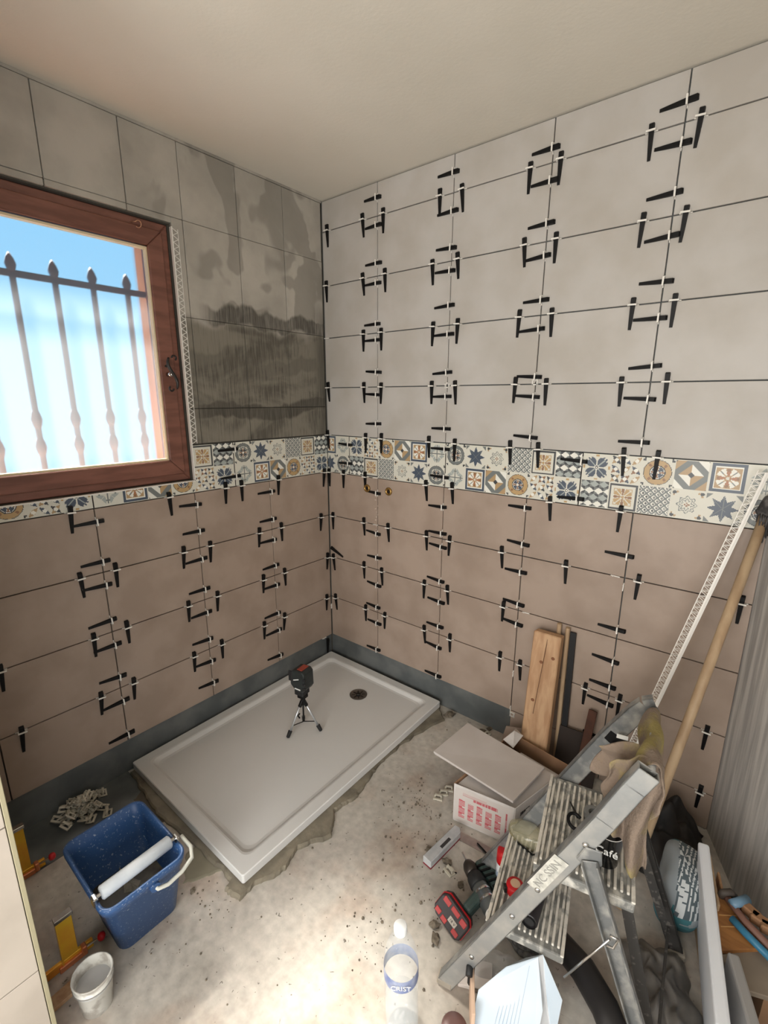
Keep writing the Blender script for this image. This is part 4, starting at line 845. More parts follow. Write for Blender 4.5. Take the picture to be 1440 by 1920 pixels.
for i, (x, y, a_, lab) in enumerate([((1.0928, -0.5016, 0.0100)[0], (1.0928, -0.5016, 0.0100)[1], .4, 'spent white clip nearest the tray, left of the carton'), ((1.0980, -0.4700, 0.0100)[0], (1.0980, -0.4700, 0.0100)[1], .6, 'second spent white clip from the tray, left of the carton'), ((1.1033, -0.4378, 0.0100)[0], (1.1033, -0.4378, 0.0100)[1], .5, 'spent white clip touching the carton corner'), ((1.2892, -0.7350, 0.0100)[0], (1.2892, -0.7350, 0.0100)[1], -.3, 'spent white clip lying alone between spirit level and drill'), ((1.0698, -0.0461, 0.0100)[0], (1.0698, -0.0461, 0.0100)[1], 1.2, 'spent white clip behind the loose tiles')]):
    o = obj('spent_clip', hs, None, None, T(x, y, .001, a_)); tag(o, lab, 'tile clip')

# ---------------------------------------------------------------- screw clamps against the partition
def clamp(x, y, h, lab, wide=.030):
    c = thing('screw_clamp', lab, 'clamp', T(x, y, 0))
    obj('bar', MB().box((-.005, -.082, .004), (.005, .055, .030)), zinc, c, bevel=.001)
    obj('arm', MB().box((-.004, -.020, .010), (.004, .018, h-.008)), zinc, c, bevel=.001); obj('arm_flange', MB().box((-.004, -.022, .010), (.010, -.019, h-.008)), zinc, c)
    obj('tip', MB().box((-.005, -.024, h-.012), (.014, .020, h)), steel, c, bevel=.001)
    obj('slide', MB().box((-.012, -.032, .001), (.012, .026, .020)), mat('copper_zinc', (206, 130, 90), .3, .6), c, bevel=.002); obj('slide_lug', MB().box((.000, .024, .010), (.020, .036, .040)), MATS['copper_zinc'], c, bevel=.002)
    sc = obj('screw', MB().tube([(.010, .030, .028), (.022, .066, .036)], .0032, 8), steel, c); obj('knob', MB().lathe([(.002, -.012), (.009, -.008), (.011, 0), (.009, .008), (.002, .012)], 12, Matrix.Translation((.024, .072, .038))), red_pl, sc, smooth=True)
clamp(.600, -1.636, .180, 'yellow zinc screw clamp with red knob in front of the blue bucket'); clamp(.205, -1.640, .205, 'yellow zinc screw clamp in the dim corner behind the partition')
o = obj('wood_batten', MB().box((-.018, -.045, 0), (.018, .05, .012)), pine, None, T(.672, -1.668, 0, .05), bevel=.001); tag(o, 'short pale batten lying between partition and white tub', 'batten')
o = obj('white_strip', MB().box((-.012, -.07, 0), (.012, .06, .010)), white_pl, None, T(.826, -1.775, 0, 0), bevel=.002); tag(o, 'bright white strip at the foot of the partition', 'trim offcut')  # plain white strip on the floor

# ---------------------------------------------------------------- water bottle
bt = thing('water_bottle', 'clear plastic water bottle with white cap and blue label', 'bottle', Matrix.Translation((1.405, -1.158, 0)) @ Matrix.Rotation(-.03, 4, 'Y'))
prof = [(.034, .002), (.040, .006), (.042, .016), (.042, .09), (.0405, .10), (.042, .11), (.042, .215), (.041, .232), (.036, .256), (.026, .282), (.015, .300), (.0135, .312)]
sh = obj('bottle_shell', MB().lathe(prof, 36, cap=False), clear, bt, smooth=True); obj('bottle_base', MB().lathe([(.002, .014), (.018, .008), (.030, .003), (.034, .002)], 36, cap=False), film, bt, smooth=True)
obj('water', MB().lathe([(.0385, .006), (.0405, .016), (.0405, .10)], 32), mat('water', (235, 240, 240), .02, alpha=.22, spec=1), bt, smooth=True)
obj('cap', MB().lathe([(.0158, .302), (.0162, .304), (.0162, .320), (.0145, .3225)], 28), mat('white_cap', (238, 240, 240), .4), bt, smooth=True)
lb = obj('label', MB().lathe([(.0425, .170), (.0428, .172), (.0428, .203), (.0425, .205)], 36, cap=False), mat('blue_label', (112, 126, 170), .5, c2=(180, 186, 200), scale=26, amt=.7), bt, smooth=True)
fr = Vector((1.908-1.405, -1.858+1.158, 0)).normalized()
lettering('CRIST', .019, white_ink, lb, frame(fr*.0435+Vector((0, 0, .187)), Vector((-fr.y, fr.x, 0)), (0, 0, 1)))

# ---------------------------------------------------------------- step ladder
LM = T(1.435, -1.0, 0, .22)
rib_m = mat('whitened_ribs', (218, 212, 200), .75, c2=(134, 134, 130), scale=30, amt=.8, ramp=(.52, .62), bump=.4)
splat = mat('splattered_aluminium', (122, 122, 118), .7, .1, c2=(206, 202, 192), scale=26, amt=.9, bump=.5, bscale=40, ramp=(.46, .62), stretch=(1.5, .8, 1), detail=9, dist=.2)
old = mat('dusty_aluminium', (128, 130, 130), .5, .55, c2=(186, 184, 178), scale=22, amt=.8, bump=.2, bscale=60, ramp=(.45, .65))
dk_alu = mat('dull_dark_leg', (74, 72, 70), .55, .5, c2=(120, 116, 110), scale=60, amt=.8, ramp=(.58, .66))
ld = thing('step_ladder', 'splattered folding aluminium step ladder with rag over its top', 'step ladder', LM)
def channel(b, pts, w0, w1, d):
    """a C-section rail along pts (s, z) in the plane of the side, web at w0 and flanges reaching w1"""
    n = len(pts); P = [Vector((p[0], 0, p[1])) for p in pts]; t = .0035
    for i in range(n-1):
        p, q = P[i], P[i+1]; a = (q-p).normalized(); u = Vector((-a.z, 0, a.x)) 
        def quadbox(o0, o1, wa, wb):
            V = []
            for c in (p-a*.002, q+a*.002):
                V += [c+u*o0+Vector((0, wa, 0)), c+u*o1+Vector((0, wa, 0)), c+u*o1+Vector((0, wb, 0)), c+u*o0+Vector((0, wb, 0))]
            b.add(V, [(0, 3, 2, 1), (4, 5, 6, 7), (0, 1, 5, 4), (1, 2, 6, 5), (2, 3, 7, 6), (3, 0, 4, 7)])
        quadbox(-d/2, d/2, w0, w0+(t if w1 > w0 else -t)); quadbox(d/2-t, d/2, w0, w1); quadbox(-d/2, -d/2+t, w0, w1)
    return b
near_pts = [(.006, .01), (.33, .70), (.372, .800), (.392, .842)]
far_pts = [(.006, .01), (.33, .66), (.385, .755), (.405, .782), (.425, .792)]
r1 = obj('side_rail', channel(MB(), near_pts, -.002, -.024, .043), old, ld, bevel=.001); r2 = obj('side_rail', channel(MB(), far_pts, .302, .324, .046), old, ld, bevel=.001)
obj('rail_face', channel(MB(), near_pts, -.0265, -.0240, .043), alu, r1, bevel=.001)
for (s, z, w) in ((.075, .16, -.027), (.165, .35, -.027), (.215, .46, -.027), (.300, .63, -.027)):
    obj('rivet', MB().lathe([(.007, 0), (.006, .003), (.001, .004)], 10, Matrix.Translation((s, w, z)) @ Matrix.Rotation(math.pi/2, 4, 'X')), steel, r1, smooth=True)
stk = frame((.232, -.0275, .515), (.425, 0, .905), (-.905, 0, .425))
obj('sticker', MB().box((-.060, -.017, 0), (.060, .017, .0006), Matrix.Identity(4)), mat('worn_sticker', (198, 196, 186), .6, c2=(160, 158, 150), scale=60, amt=.8), r1, stk)
lettering('NC SSIN', .026, mat('embossed_grey', (150, 148, 142), .5), r1, stk @ Matrix.Translation((0, 0, .0008)), .0006)
obj('rear_leg', channel(MB(), [(.312, .600), (.520, .012)], -.034, -.052, .034), old, ld, bevel=.001); obj('rear_leg', channel(MB(), [(.352, .62), (.575, .012)], .335, .352, .036), dk_alu, ld, bevel=.001)
for (s, w) in ((.006, -.012), (.006, .313), (.520, -.043), (.575, .343)): obj('foot', MB().box((s-.022, w-.016, 0), (s+.022, w+.016, .024)), mat('worn_foot', (150, 142, 130), .8), ld, bevel=.004)
obj('hinge_plate', MB().prism([(.285, .590), (.300, .628), (.332, .630), (.336, .596), (.312, .574)], -.0325, -.0275, Matrix(((1, 0, 0, 0), (0, 0, 1, 0), (0, 1, 0, 0), (0, 0, 0, 1)))), old, ld, bevel=.002)
hb2 = obj('hinge_block', MB().prism([(-.016, -.030), (.016, -.030), (.022, -.012), (.016, .022), (-.018, .022)], 0, .012, frame((.345, .3015, .668), (.43, 0, .9), (-.9, 0, .43)) @ Matrix.Rotation(math.pi, 4, 'Y')), black_pl, ld, bevel=.002)
obj('hinge_pin', MB().lathe([(.009, 0), (.009, .003), (.003, .004)], 14, Matrix.Translation((.345, .289, .658)) @ Matrix.Rotation(math.pi/2, 4, 'X')), steel, hb2, smooth=True); obj('hinge_label', MB().box((.348, .2885, .684), (.375, .2895, .696)), white_ink, hb2)
def step(s0, s1, w0, w1, z, th, name, lab=None):
    st = obj(name, MB().box((s0, w0, z-th), (s1, w1, z-.003)), splat, ld, bevel=.004, seg=2); k = int((s1-s0-.02)/.0125)
    for i in range(k):
        s = s0+.014+i*(s1-s0-.028)/(k-1); obj('tread_rib', MB().box((s-.0030, w0+.016, z-.004), (s+.0030, w1-.016, z+.003)), rib_m, st, bevel=.0015)
    obj('tread_lip', MB().box((s0, w0, z-.004), (s0+.008, w1, z+.001)).box((s1-.008, w0, z-.004), (s1, w1, z+.001)), rib_m, st, bevel=.001); return st
step(.198, .410, .001, .299, .500, .030, 'platform'); step(.098, .286, .001, .299, .262, .026, 'step')
obj('support_strut', MB().bar((.395, .02, .47), (.485, .02, .12), .008, .022), dk_alu, ld); obj('support_strut', MB().bar((.405, .285, .47), (.52, .30, .16), .008, .022), dk_alu, ld)
obj('cross_bar', MB().tube([(.398, -.006, .835), (.425, .304, .785)], .008, 12), old, ld, smooth=True)
obj('brace_wire', MB().tube([(.292, -.028, .246), (.366, -.055, .445)], .0028, 8).tube([(.362, -.056, .428), (.376, -.056, .428), (.382, -.056, .455), (.366, -.056, .458)], .0026, 8), steel, ld, smooth=True)
obj('rear_bar', MB().bar((.492, -.043, .09), (.545, .343, .09), .006, .018), dk_alu, ld)

# ---------------------------------------------------------------- rag over the ladder top
rag_m = mat('stained_rag', (130, 114, 100), .95, c2=(152, 138, 82), scale=11, amt=.9, bump=.9, bscale=120, ramp=(.48, .62))
def cloth(name, n_u, path, label=None, cat=None, m=None, M=None, th=.004, amp=.012, seed=0, sc=14):
    V = []; F = []; nv = len(path(0))
    for i in range(n_u):
        for p in path(i/(n_u-1)): v = Vector(p); v += mnoise.noise_vector(v*sc+Vector((seed, 0, 0)))*amp; V.append(v)
    for i in range(n_u-1):
        for j in range(nv-1): F.append((i*nv+j, (i+1)*nv+j, (i+1)*nv+j+1, i*nv+j+1))
    o = obj(name, MB().add(V, F), m, None, M, solid=th, sub=1, smooth=True); return tag(o, label, cat) if label else o
def ragpath(u):
    w = .005+.26*u; bs, bz = .398+.027*w/.3, .836-.05*w/.3; fr_ = .035+.075*math.exp(-((u-.62)/.16)**2); bk_ = (.05 if u > .62 else .16-.03*math.cos(u*14)) 
    P = []
    for k in range(4): t = 1-k/4; P.append((bs-.016-.012*t*math.sin(u*9), w, bz-.0-fr_*t))
    P += [(bs-.012, w, bz+.010), (bs, w, bz+.016), (bs+.014, w, bz+.009)]
    for k in range(1, 8): t = k/7; P.append((bs+.018+.022*math.sin(t*2+u*11)*t, w+(.03-.075*u)*t, bz-bk_*t))
    return P
rg_t = thing('rag', 'stained yellow-brown floor cloth draped over the step ladder top', 'rag', LM)
o = cloth('drape', 15, ragpath, m=rag_m, th=.005, amp=.013, seed=2, sc=16); o.parent = rg_t
def hang(u):
    s = .325+.095*u; zt, zb = .800+.045*math.sin(u*2.2), .665-.135*min(1, u*1.35)
    return [(s+.006*math.sin(k*.9), .030+.020*math.sin(u*13+k*.25)*(.3+k/9)+.012*k/9, zt+(zb-zt)*k/9) for k in range(10)]
o = cloth('hanging_fold', 18, hang, m=rag_m, th=.004, amp=.010, seed=6, sc=18); o.parent = rg_t
def tail(u): return [(.385-.085*u+.01*math.sin(k), .075+.035*u+.012*math.sin(k*1.3+u*5), .835-.05*u-(.10-.02*u)*k/6) for k in range(7)]
o = cloth('tail_fold', 9, tail, m=rag_m, th=.004, amp=.012, seed=9, sc=18); o.parent = rg_t

# ---------------------------------------------------------------- things on the ladder
mg = thing('mug', 'black mug with white inside and Café lettering on the ladder platform', 'mug', T(1.757, -.846, .5035, 2.4))
mgs = obj('mug_body', MB().lathe([(.020, 0), (.026, .002), (.030, .050), (.032, .084), (.0325, .086), (.031, .0865)], 32), mat('black_glaze', (12, 12, 13), .15), mg, smooth=True)
obj('mug_inside', MB().lathe([(.003, .055), (.028, .056), (.0305, .0865), (.0318, .0872), (.0325, .0862)], 32, cap=False), mat('white_glaze', (228, 226, 222), .2), mg, smooth=True)
obj('mug_handle', MB().tube([(.029, .0, .070), (.044, .004, .066), (.050, .006, .046), (.042, .004, .026), (.027, 0, .020)], .004, 8), MATS['black_glaze'], mg, smooth=True)
fr = Matrix.Rotation(-2.4, 3, 'Z') @ Vector((1.908-1.757, -1.858+.846, 0)).normalized(); rt = Vector((-fr.y, fr.x, 0)); 
lettering('Café', .026, white_ink, mgs, frame(fr*.0310+Vector((0, 0, .052)), rt, (0, 0, 1)), .0012)
pr = thing('pincers', 'black-handled pincers with loop grip beside the mug', 'pincers', T(1.672, -.802, .504, .6))
obj('grip', MB().tube([(.016*math.cos(a_), .018*math.sin(a_), .016+.006*math.sin(a_)) for a_ in np.linspace(.4, 5.9, 16)], .0042, 8), black_pl, pr, smooth=True); obj('jaw', MB().bar((.012, .014, .012), (.004, .055, .020), .006, .004, w2=.002), dark_metal, pr)
o = obj('tape_roll', MB().lathe([(.012, 0), (.023, .001), (.023, .014), (.012, .014), (.012, .001)], 28, cap=False), mat('grey_tape', (128, 128, 126), .5), None, T(1.700, -.742, .5035)); tag(o, 'small roll of grey tape on the ladder platform under the rail', 'tape roll')
wd = mat('yellowed_clear_plastic', (176, 170, 138), .15, alpha=.45, spec=1)
gg = thing('goggles', 'cloudy safety goggles with black strap at the far end of the lower step', 'goggles', LM @ T(.155, .285, .268, -.2) @ Matrix.Rotation(.35, 4, 'X'))
obj('lens_shell', loft([[(x, y, z) for x, y in [(a_*math.cos(t)*(1+.12*math.cos(2*t)), b_*math.sin(t)) for t in np.linspace(0, 6.283, 24, endpoint=False)]] for a_, b_, z in ((.052, .030, 0), (.055, .034, .012), (.050, .030, .034), (.036, .020, .042))], False, True), wd, gg, smooth=True)
obj('gasket', MB().tube([(.054*math.cos(t)*(1+.12*math.cos(2*t)), .033*math.sin(t), .003) for t in np.linspace(0, 6.283, 24, endpoint=False)], .003, 8, closed=True), mat('olive_seal', (120, 112, 84), .5), gg, smooth=True); obj('strap', MB().bar((-.02, -.034, .006), (.03, -.045, .012), .002, .016).bar((.03, -.045, .012), (.066, -.022, .018), .002, .014), black_pl, gg)
tp = thing('tape_measure', 'red pocket tape measure on the lower ladder step', 'tape measure', LM @ T(.150, .105, .264, .5))
obj('case', MB().lathe([(.020, 0), (.023, .003), (.023, .024), (.020, .027)], 20), red_pl, tp, smooth=True); obj('case_badge', MB().lathe([(.012, .0272), (.013, .0285), (.001, .029)], 16), mat('pale_badge', (206, 170, 140), .5), tp); obj('belt_clip', MB().box((-.030, -.006, .004), (-.022, .008, .022)), dark_metal, tp, bevel=.001)
tbm = LM @ T(.205, .0, 0)
cy = thing('black_tube', 'black plastic cylinder lying across the lower ladder step', 'tube', LM @ Matrix.Translation((.200, .035, .2835)) @ Matrix.Rotation(-.10, 4, 'Z'))
obj('tube_body', MB().tube([(0, -.005, 0), (0, .185, 0)], .0205, 24), mat('glossy_black_tube', (34, 30, 32), .3), cy, smooth=True).modifiers.new('b', 'BEVEL').width = .002
obj('tube_mouth', MB().tube([(0, -.010, 0), (0, -.004, 0)], .017, 24, cap=False).tube([(0, -.006, 0), (0, -.0055, 0)], .012, 20), rubber, cy)

# ---------------------------------------------------------------- carton with loose tiles
FLc, FRc, BRc, BLc = Vector((1.190, -.552, 0)), Vector((1.412, -.515, 0)), Vector((1.495, -.200, 0)), Vector((1.240, -.165, 0)); hh = .165
ct = thing('carton', 'open pale carton with red printed front holding tiles, under the plank', 'carton', T(*FLc))
def panel(p, q, h, n, m, t=.004, z0=.001):
    p, q = p-FLc, q-FLc; return obj(n, MB().bar(p+Vector((0, 0, z0+(h-z0)/2)), q+Vector((0, 0, z0+(h-z0)/2)), t, h-z0), m, ct, bevel=.001)
pf = panel(FLc, FRc, hh, 'front_panel', card_w); ps = panel(FRc, BRc, hh, 'side_panel', card_w); panel(BRc, BLc, hh+.004, 'back_panel', card); panel(BLc, FLc, hh, 'side_panel', card)
obj('bottom_panel', MB().add([Vector(v-FLc)+Vector((0, 0, z)) for z in (.001, .004) for v in (FLc, FRc, BRc, BLc)], [(0, 3, 2, 1), (4, 5, 6, 7), (0, 1, 5, 4), (1, 2, 6, 5), (2, 3, 7, 6), (3, 0, 4, 7)]), card, ct)
def red_print(u, v):
    C = np.tile(np.array(lin((196, 188, 182))), (len(u), 1)); R = np.array(lin((188, 96, 102)))
    col = (u-.012)/.034; i = np.floor(col); f = col-i; rows_ = (v-.018)/.0065; fr_ = rows_-np.floor(rows_)
    k = (i >= 0) & (i < 5) & (f > .12) & (f < .78) & (fr_ > .25) & (v > .020) & (v < .098-.006*(i % 2)) & ~((np.floor(rows_) % 5 == 2) & (f > .5)); C[k] = R
    k = (v > .108) & (v < .122) & (u > .07) & (u < .16) & (((u*420) % 1) > .15); C[k] = R*.9
    k = (v > .118) & (v < .130) & (u > .03) & (u < .12) & (((v*300) % 1) > .4); C[k] = np.array(lin((186, 150, 146)))
    k = (u > .190) & (u < .196) & (v > .02) & (v < .12) & (((v*160) % 1) > .2); C[k] = R*.8
    return C
dF = (FRc-FLc).normalized(); nF = Vector((dF.y, -dF.x, 0))
printed('red_print', red_print, 110, 72, .215, .145, print_matt, pf, frame(dF*.006+nF*.0026+Vector((0, 0, .010)), dF, (0, 0, 1)))
dS = (BRc-FRc).normalized(); nS = Vector((dS.y, -dS.x, 0))
lettering('A155 EIN 0 00', .030, mat('stamp_ink', (96, 90, 88), .8), ps, frame((FRc-FLc)+dS*.20+nS*.0026+Vector((0, 0, .125)), dS, (0, 0, 1)))
b = MB()
for k in range(9): b.box((.03+k*.006, -.0008, .108), (.0335+k*.006+.001*(k % 2), .0006, .130), Matrix.Translation(FRc-FLc) @ Matrix.Rotation(math.atan2(dS.y, dS.x), 4, 'Z') @ Matrix.Translation((0, -.0026, 0)))
o = obj('barcode', b, ink, ps); o['kind'] = 'stuff'
obj('side_flap', MB().bar(BRc-FLc+Vector((0, 0, hh+.002)), (BRc+FRc)/2-FLc+Vector((.045, 0, hh+.010)), .003, .05, (0.2, 0, 1)), card_w, ct)
lt = mat('loose_tile_glaze', (200, 193, 188), .42, c2=(188, 180, 174), scale=6, amt=.7); tb_m = mat('tile_biscuit', (206, 196, 182), .8)
def loose(corners, label, name='loose_tile'):
    P = [Vector(c) for c in corners]; n = (P[1]-P[0]).cross(P[3]-P[0]).normalized(); n = n if n.z > 0 else -n; c = sum(P, Vector())/4
    V = [p-c for p in P]+[p-c+n*.009 for p in P]; o = obj(name, MB().add(V, [(0, 1, 2, 3), (4, 5, 6, 7), (0, 1, 5, 4), (1, 2, 6, 5), (2, 3, 7, 6), (3, 0, 4, 7)]), lt, None, Matrix.Translation(c), bevel=.001); return tag(o, label, 'tile', 'loose tiles in the open carton')
loose([(1.0498, -0.4788, 0.1720), (1.0747, -0.2487, 0.1800), (1.432, -.300, .186), (1.405, -.522, .186)], 'uppermost loose wall tile lying aslant across the carton')
loose([(1.050, -.470, .160), (1.070, -.245, .168), (1.425, -.285, .175), (1.400, -.508, .175)], 'loose wall tile directly under the uppermost one on the carton')
loose([(1.196, -.535, .146), (1.235, -.285, .146), (1.470, -.26, .146), (1.410, -.505, .146)], 'third loose wall tile from the top, level inside the carton')
loose([(1.265, -.44, .118), (1.300, -.20, .118), (1.480, -.225, .118), (1.445, -.46, .118)], 'pale loose tile lying lower inside the carton by its brown wall')
o = obj('torn_card', MB().add(crumple([(1.235, -.245, .185), (1.262, -.178, .205), (1.298, -.190, .200), (1.290, -.262, .180), (1.266, -.215, .222)], .006, 40), [(0, 1, 4), (1, 2, 4), (2, 3, 4), (3, 0, 4)]), card_w, None, solid=.003); tag(o, 'torn white card flap behind the loose tiles', 'card scrap')
o = obj('tile_offcut', MB().prism([(0, 0), (.075, .015), (.09, .10), (.01, .08)], 0, .009), tile_lo, None, Matrix.Translation((1.175, -.115, .055)) @ Matrix.Rotation(1.2, 4, 'X')); tag(o, 'small brown tile offcut leaning behind the carton', 'tile')

# plank and sticks behind the carton
pk = thing('plank', 'thick rough pine plank leaning on the tiled wall behind the carton', 'plank')
bP, tP = Vector((1.330, -.145, .004)), Vector((1.322, -.056, .618)); 
pkb = obj('board', MB().bar(bP, tP, .112, .045, (0, -1, .14)), pine, pk, bevel=.004); 
obj('split', MB().bar(bP+Vector((-.006, -.0235, .30)), tP+Vector((.004, -.0215, -.01)), .0015, .003, (0, -1, .14)), mat('dark_split', (92, 62, 44), .9), pkb)
for dx, dz in ((-.01, .50), (.035, .53), (-.025, .33)): obj('knot', MB().lathe([(.008, 0), (.006, .0012)], 12, Matrix.Translation(bP+(tP-bP)*(dz/.62)+Vector((dx, -.0225, 0))) @ Matrix.Rotation(math.pi/2, 4, 'X')), mat('knot_wood', (128, 84, 56), .7), pkb)
for i, (dx, lab) in enumerate(((0, 'left one of two thin wooden sticks standing behind the pine plank'), (.035, 'right one of two thin wooden sticks standing behind the pine plank'))):
    o = obj('stick', MB().tube([(1.352+dx, -.022, .002), (1.347+dx, -.014, .652-.008*i)], .009, 12), pine2, None, smooth=False); tag(o, lab, 'stick')
o = obj('black_profile', MB().bar((1.413, -.022, .0), (1.404, -.010, .628), .022, .008, (0, -1, 0)), rubber, None); tag(o, 'narrow black profile standing upright against wall right of the plank', 'profile')
o = obj('rusty_bar', MB().bar((1.500, -.09, .001), (1.516, -.025, .325), .032, .010, (0, -1, 0)), mat('rusty_steel', (84, 52, 38), .8, c2=(50, 34, 28), scale=20), None, bevel=.001); tag(o, 'rusty brown flat bar leaning on the tiles behind the ladder', 'bar')
o = obj('dark_board', MB().bar((1.438, -.07, .09), (1.430, -.028, .09), .003, .001), rubber, None); bpy.data.objects.remove(o)
o = obj('dark_board', MB().add([(1.395, -.075, .001), (1.560, -.080, .001), (1.560, -.030, .215), (1.395, -.025, .20)], [(0, 1, 2, 3)]), mat('dark_card', (52, 44, 40), .9), None, solid=.006); tag(o, 'dark board standing on the floor between plank and rusty bar', 'board')

# ---------------------------------------------------------------- leaning profiles and broom
def to_floor(a, b): a, b = Vector(a), Vector(b); return b+(a-b)*((b.z-.004)/(b.z-a.z))
b1, t1 = Vector((1.7346, -0.1800, 0.4876)), Vector((1.9175, -0.0300, 1.3345)); f1 = to_floor(b1, t1); up_ = (t1-f1).normalized(); side = up_.cross(Vector((0, -1, 0))).normalized()
def bead(off, lab, w):
    t_ = thing('corner_bead', lab, 'plaster bead'); p, q = f1+off, t1+off
    obj('nose', MB().bar(p, q, .006, .006, side), white_pl, t_); s2_ = -side*w
    obj('edge_wire', MB().bar(p+s2_, q+s2_, .002, .002, side), white_pl, t_); b = MB(); n = 70
    for i in range(n):
        A, B_, Cc = p+(q-p)*i/n, p+(q-p)*(i+.5)/n+s2_, p+(q-p)*(i+1)/n; b.bar(A, B_, .0016, .001, (0, -1, 0)); b.bar(B_, Cc, .0016, .001, (0, -1, 0))
    o = obj('lattice', b, white_pl, t_); o['kind'] = 'stuff'; return t_
bead(Vector((0, 0, 0)), 'front white perforated corner bead leaning on the right wall', .026); bead(Vector((-.006, -.012, 0)), 'rear white perforated corner bead, bundled with the front one', .021)
b2, t2 = Vector((1.8044, -0.3800, 0.3119)), Vector((1.9234, -0.0450, 1.1658)); f2 = to_floor(b2, t2); t2 = t2+(t2-f2).normalized()*.06
bm_ = thing('broom', 'long wooden broom handle with black brush leaning in right corner', 'broom')
obj('handle', MB().tube([f2, t2], .0145, 18), pine2, bm_, smooth=True)
ax_ = (t2-f2).normalized(); hd_ = obj('brush_head', MB().bar(t2-ax_*.02+Vector((.0, -.01, 0)), t2+ax_*.035+Vector((.01, -.01, 0)), .055, .05, (0, -1, .1)), mat('dusty_black_brush', (44, 42, 42), .8, c2=(96, 92, 90), scale=60, amt=.8), bm_, bevel=.006)
b = MB()
for k in range(60):
    c = t2+Vector((rnd.uniform(-.02, .04), rnd.uniform(-.035, .0), rnd.uniform(-.03, .03))); b.bar(c, c+Vector((rnd.uniform(-.01, .02), rnd.uniform(-.01, .0), -.055-.02*rnd.random())), .003, .003)
o = obj('bristles', b, MATS['dusty_black_brush'], bm_); o['kind'] = 'stuff'

# ---------------------------------------------------------------- tools on the floor
lv = thing('rubbing_block', 'grey tiler block with dark print and red base on the floor', 'tool', T(1.228, -.682, 0, 1.455))
bl_ = obj('block_body', MB().prism([(-.088, -.018), (.078, -.018), (.092, -.004), (.088, .016), (-.088, .018)], .006, .032), mat('grey_plastic', (164, 166, 168), .5, c2=(190, 190, 190), scale=30, amt=.6), lv, bevel=.002); obj('base_layer', MB().box((-.088, -.018, 0), (.078, .017, .006)), mat('dark_red_base', (124, 44, 52), .7), lv, bevel=.001)
obj('print_panel', MB().box((-.020, -.012, .032), (.030, -.001, .0325)), ink, bl_); 
rl_ = obj('steel_rule', MB().box((-.084, -.017, 0), (.084, .017, .0016)), mat('scratched_steel', (150, 146, 140), .4, .8, c2=(180, 176, 168), scale=30), None, T(1.318, -.590, .0005, .105)); tag(rl_, 'wide steel scraper blade lying along the front of the carton', 'blade')
o = thing('pencil', 'thin black pencil lying on the steel blade', 'pencil', T(1.335, -.594, .006, -.32)); obj('shaft', MB().tube([(-.024, 0, 0), (.022, 0, 0)], .0026, 6), black_pl, o); obj('point', MB().tube([(.022, 0, 0), (.031, 0, 0)], [.0026, .0004], 6), steel, o)
o = thing('carpenter_pencil', 'red carpenter pencil lying on the floor by the glue bottle', 'pencil', T(1.402, -.648, .005, -.12)); obj('shaft', MB().bar((-.040, 0, 0), (.040, 0, 0), .012, .008), red_pl, o, bevel=.002); obj('point', MB().bar((-.040, 0, 0), (-.054, 0, 0), .012, .008, w2=.003, h2=.002), pine, o)
gb = thing('glue_bottle', 'white glue bottle with a red cap standing behind the lower step', 'bottle', T(1.456, -.690, 0))
obj('bottle_body', MB().lathe([(.020, 0), (.0235, .003), (.0235, .125), (.021, .135)], 24), mat('white_bottle', (222, 224, 226), .4), gb, smooth=True); obj('bottle_print', MB().lathe([(.0237, .03), (.0239, .032), (.0239, .095), (.0237, .097)], 24, cap=False), mat('blue_print', (90, 120, 160), .5, c2=(214, 220, 226), scale=70, amt=.9), gb, smooth=True)
obj('red_cap', MB().lathe([(.0245, .128), (.0248, .132), (.0240, .166), (.0215, .174), (.015, .176)], 28), red_pl, gb, smooth=True)
# cordless drill lying on its side
D0 = Vector((1.3657, -0.7325, 0.0620)); D1 = Vector((1.4808, -0.8084, 0.0620)); ax = (D1-D0).normalized()
dr_ = thing('cordless_drill', 'dark green and black cordless drill lying on the floor', 'drill', frame(D0, ax, Vector((0, 0, 1)).cross(ax)))
green = mat('drill_green', (44, 62, 60), .5, c2=(70, 86, 82), scale=30, amt=.6); Lx = (D1-D0).length
Rx = Matrix.Rotation(math.pi/2, 4, 'Y')
ck = obj('chuck', MB().lathe([(.008, -.034), (.016, -.026), (.022, -.012), (.022, .010), (.017, .014)], 20, Rx), mat('chuck_metal', (70, 64, 60), .35, .7), dr_, smooth=True); obj('drill_bit', MB().tube([(-.034, 0, 0), (-.064, 0, .002)], .0035, 8), steel, ck)
obj('gearbox', MB().lathe([(.021, .014), (.026, .024), (.028, .050), (.024, .054)], 20, Rx), rubber, dr_, smooth=True)
mo = obj('motor_housing', MB().lathe([(.024, .052), (.026, .060), (.027, .125), (.023, .135), (.022, .150), (.010, .155)], 20, Rx), mat('grey_drill_metal', (104, 108, 108), .35, .6), dr_, smooth=True); obj('housing_ring', MB().lathe([(.0275, .072), (.0285, .076), (.0275, .080)], 20, Rx, cap=False).lathe([(.0275, .098), (.0285, .102), (.0275, .106)], 20, Rx, cap=False), steel, mo, smooth=True); obj('white_collar', MB().lathe([(.0245, .134), (.0255, .140), (.0235, .146)], 20, Rx, cap=False), white_pl, mo, smooth=True)
hM = dr_.matrix_world.inverted_safe() if False else frame(D0, ax, Vector((0, 0, 1)).cross(ax)).inverted()
bc = Vector((1.3806, -0.8817, 0.0450)); h0 = hM @ (D0+ax*.075); h1 = hM @ (bc+Vector((.03, .035, .0)))
obj('grip', MB().bar(h0, h1, .034, .034, (0, 0, 1), .030, .040), green, dr_, bevel=.009, seg=2)
g2 = hM @ Vector((1.4112, -0.7198, 0.0850)); g3 = hM @ Vector((1.4705, -0.7439, 0.0850))
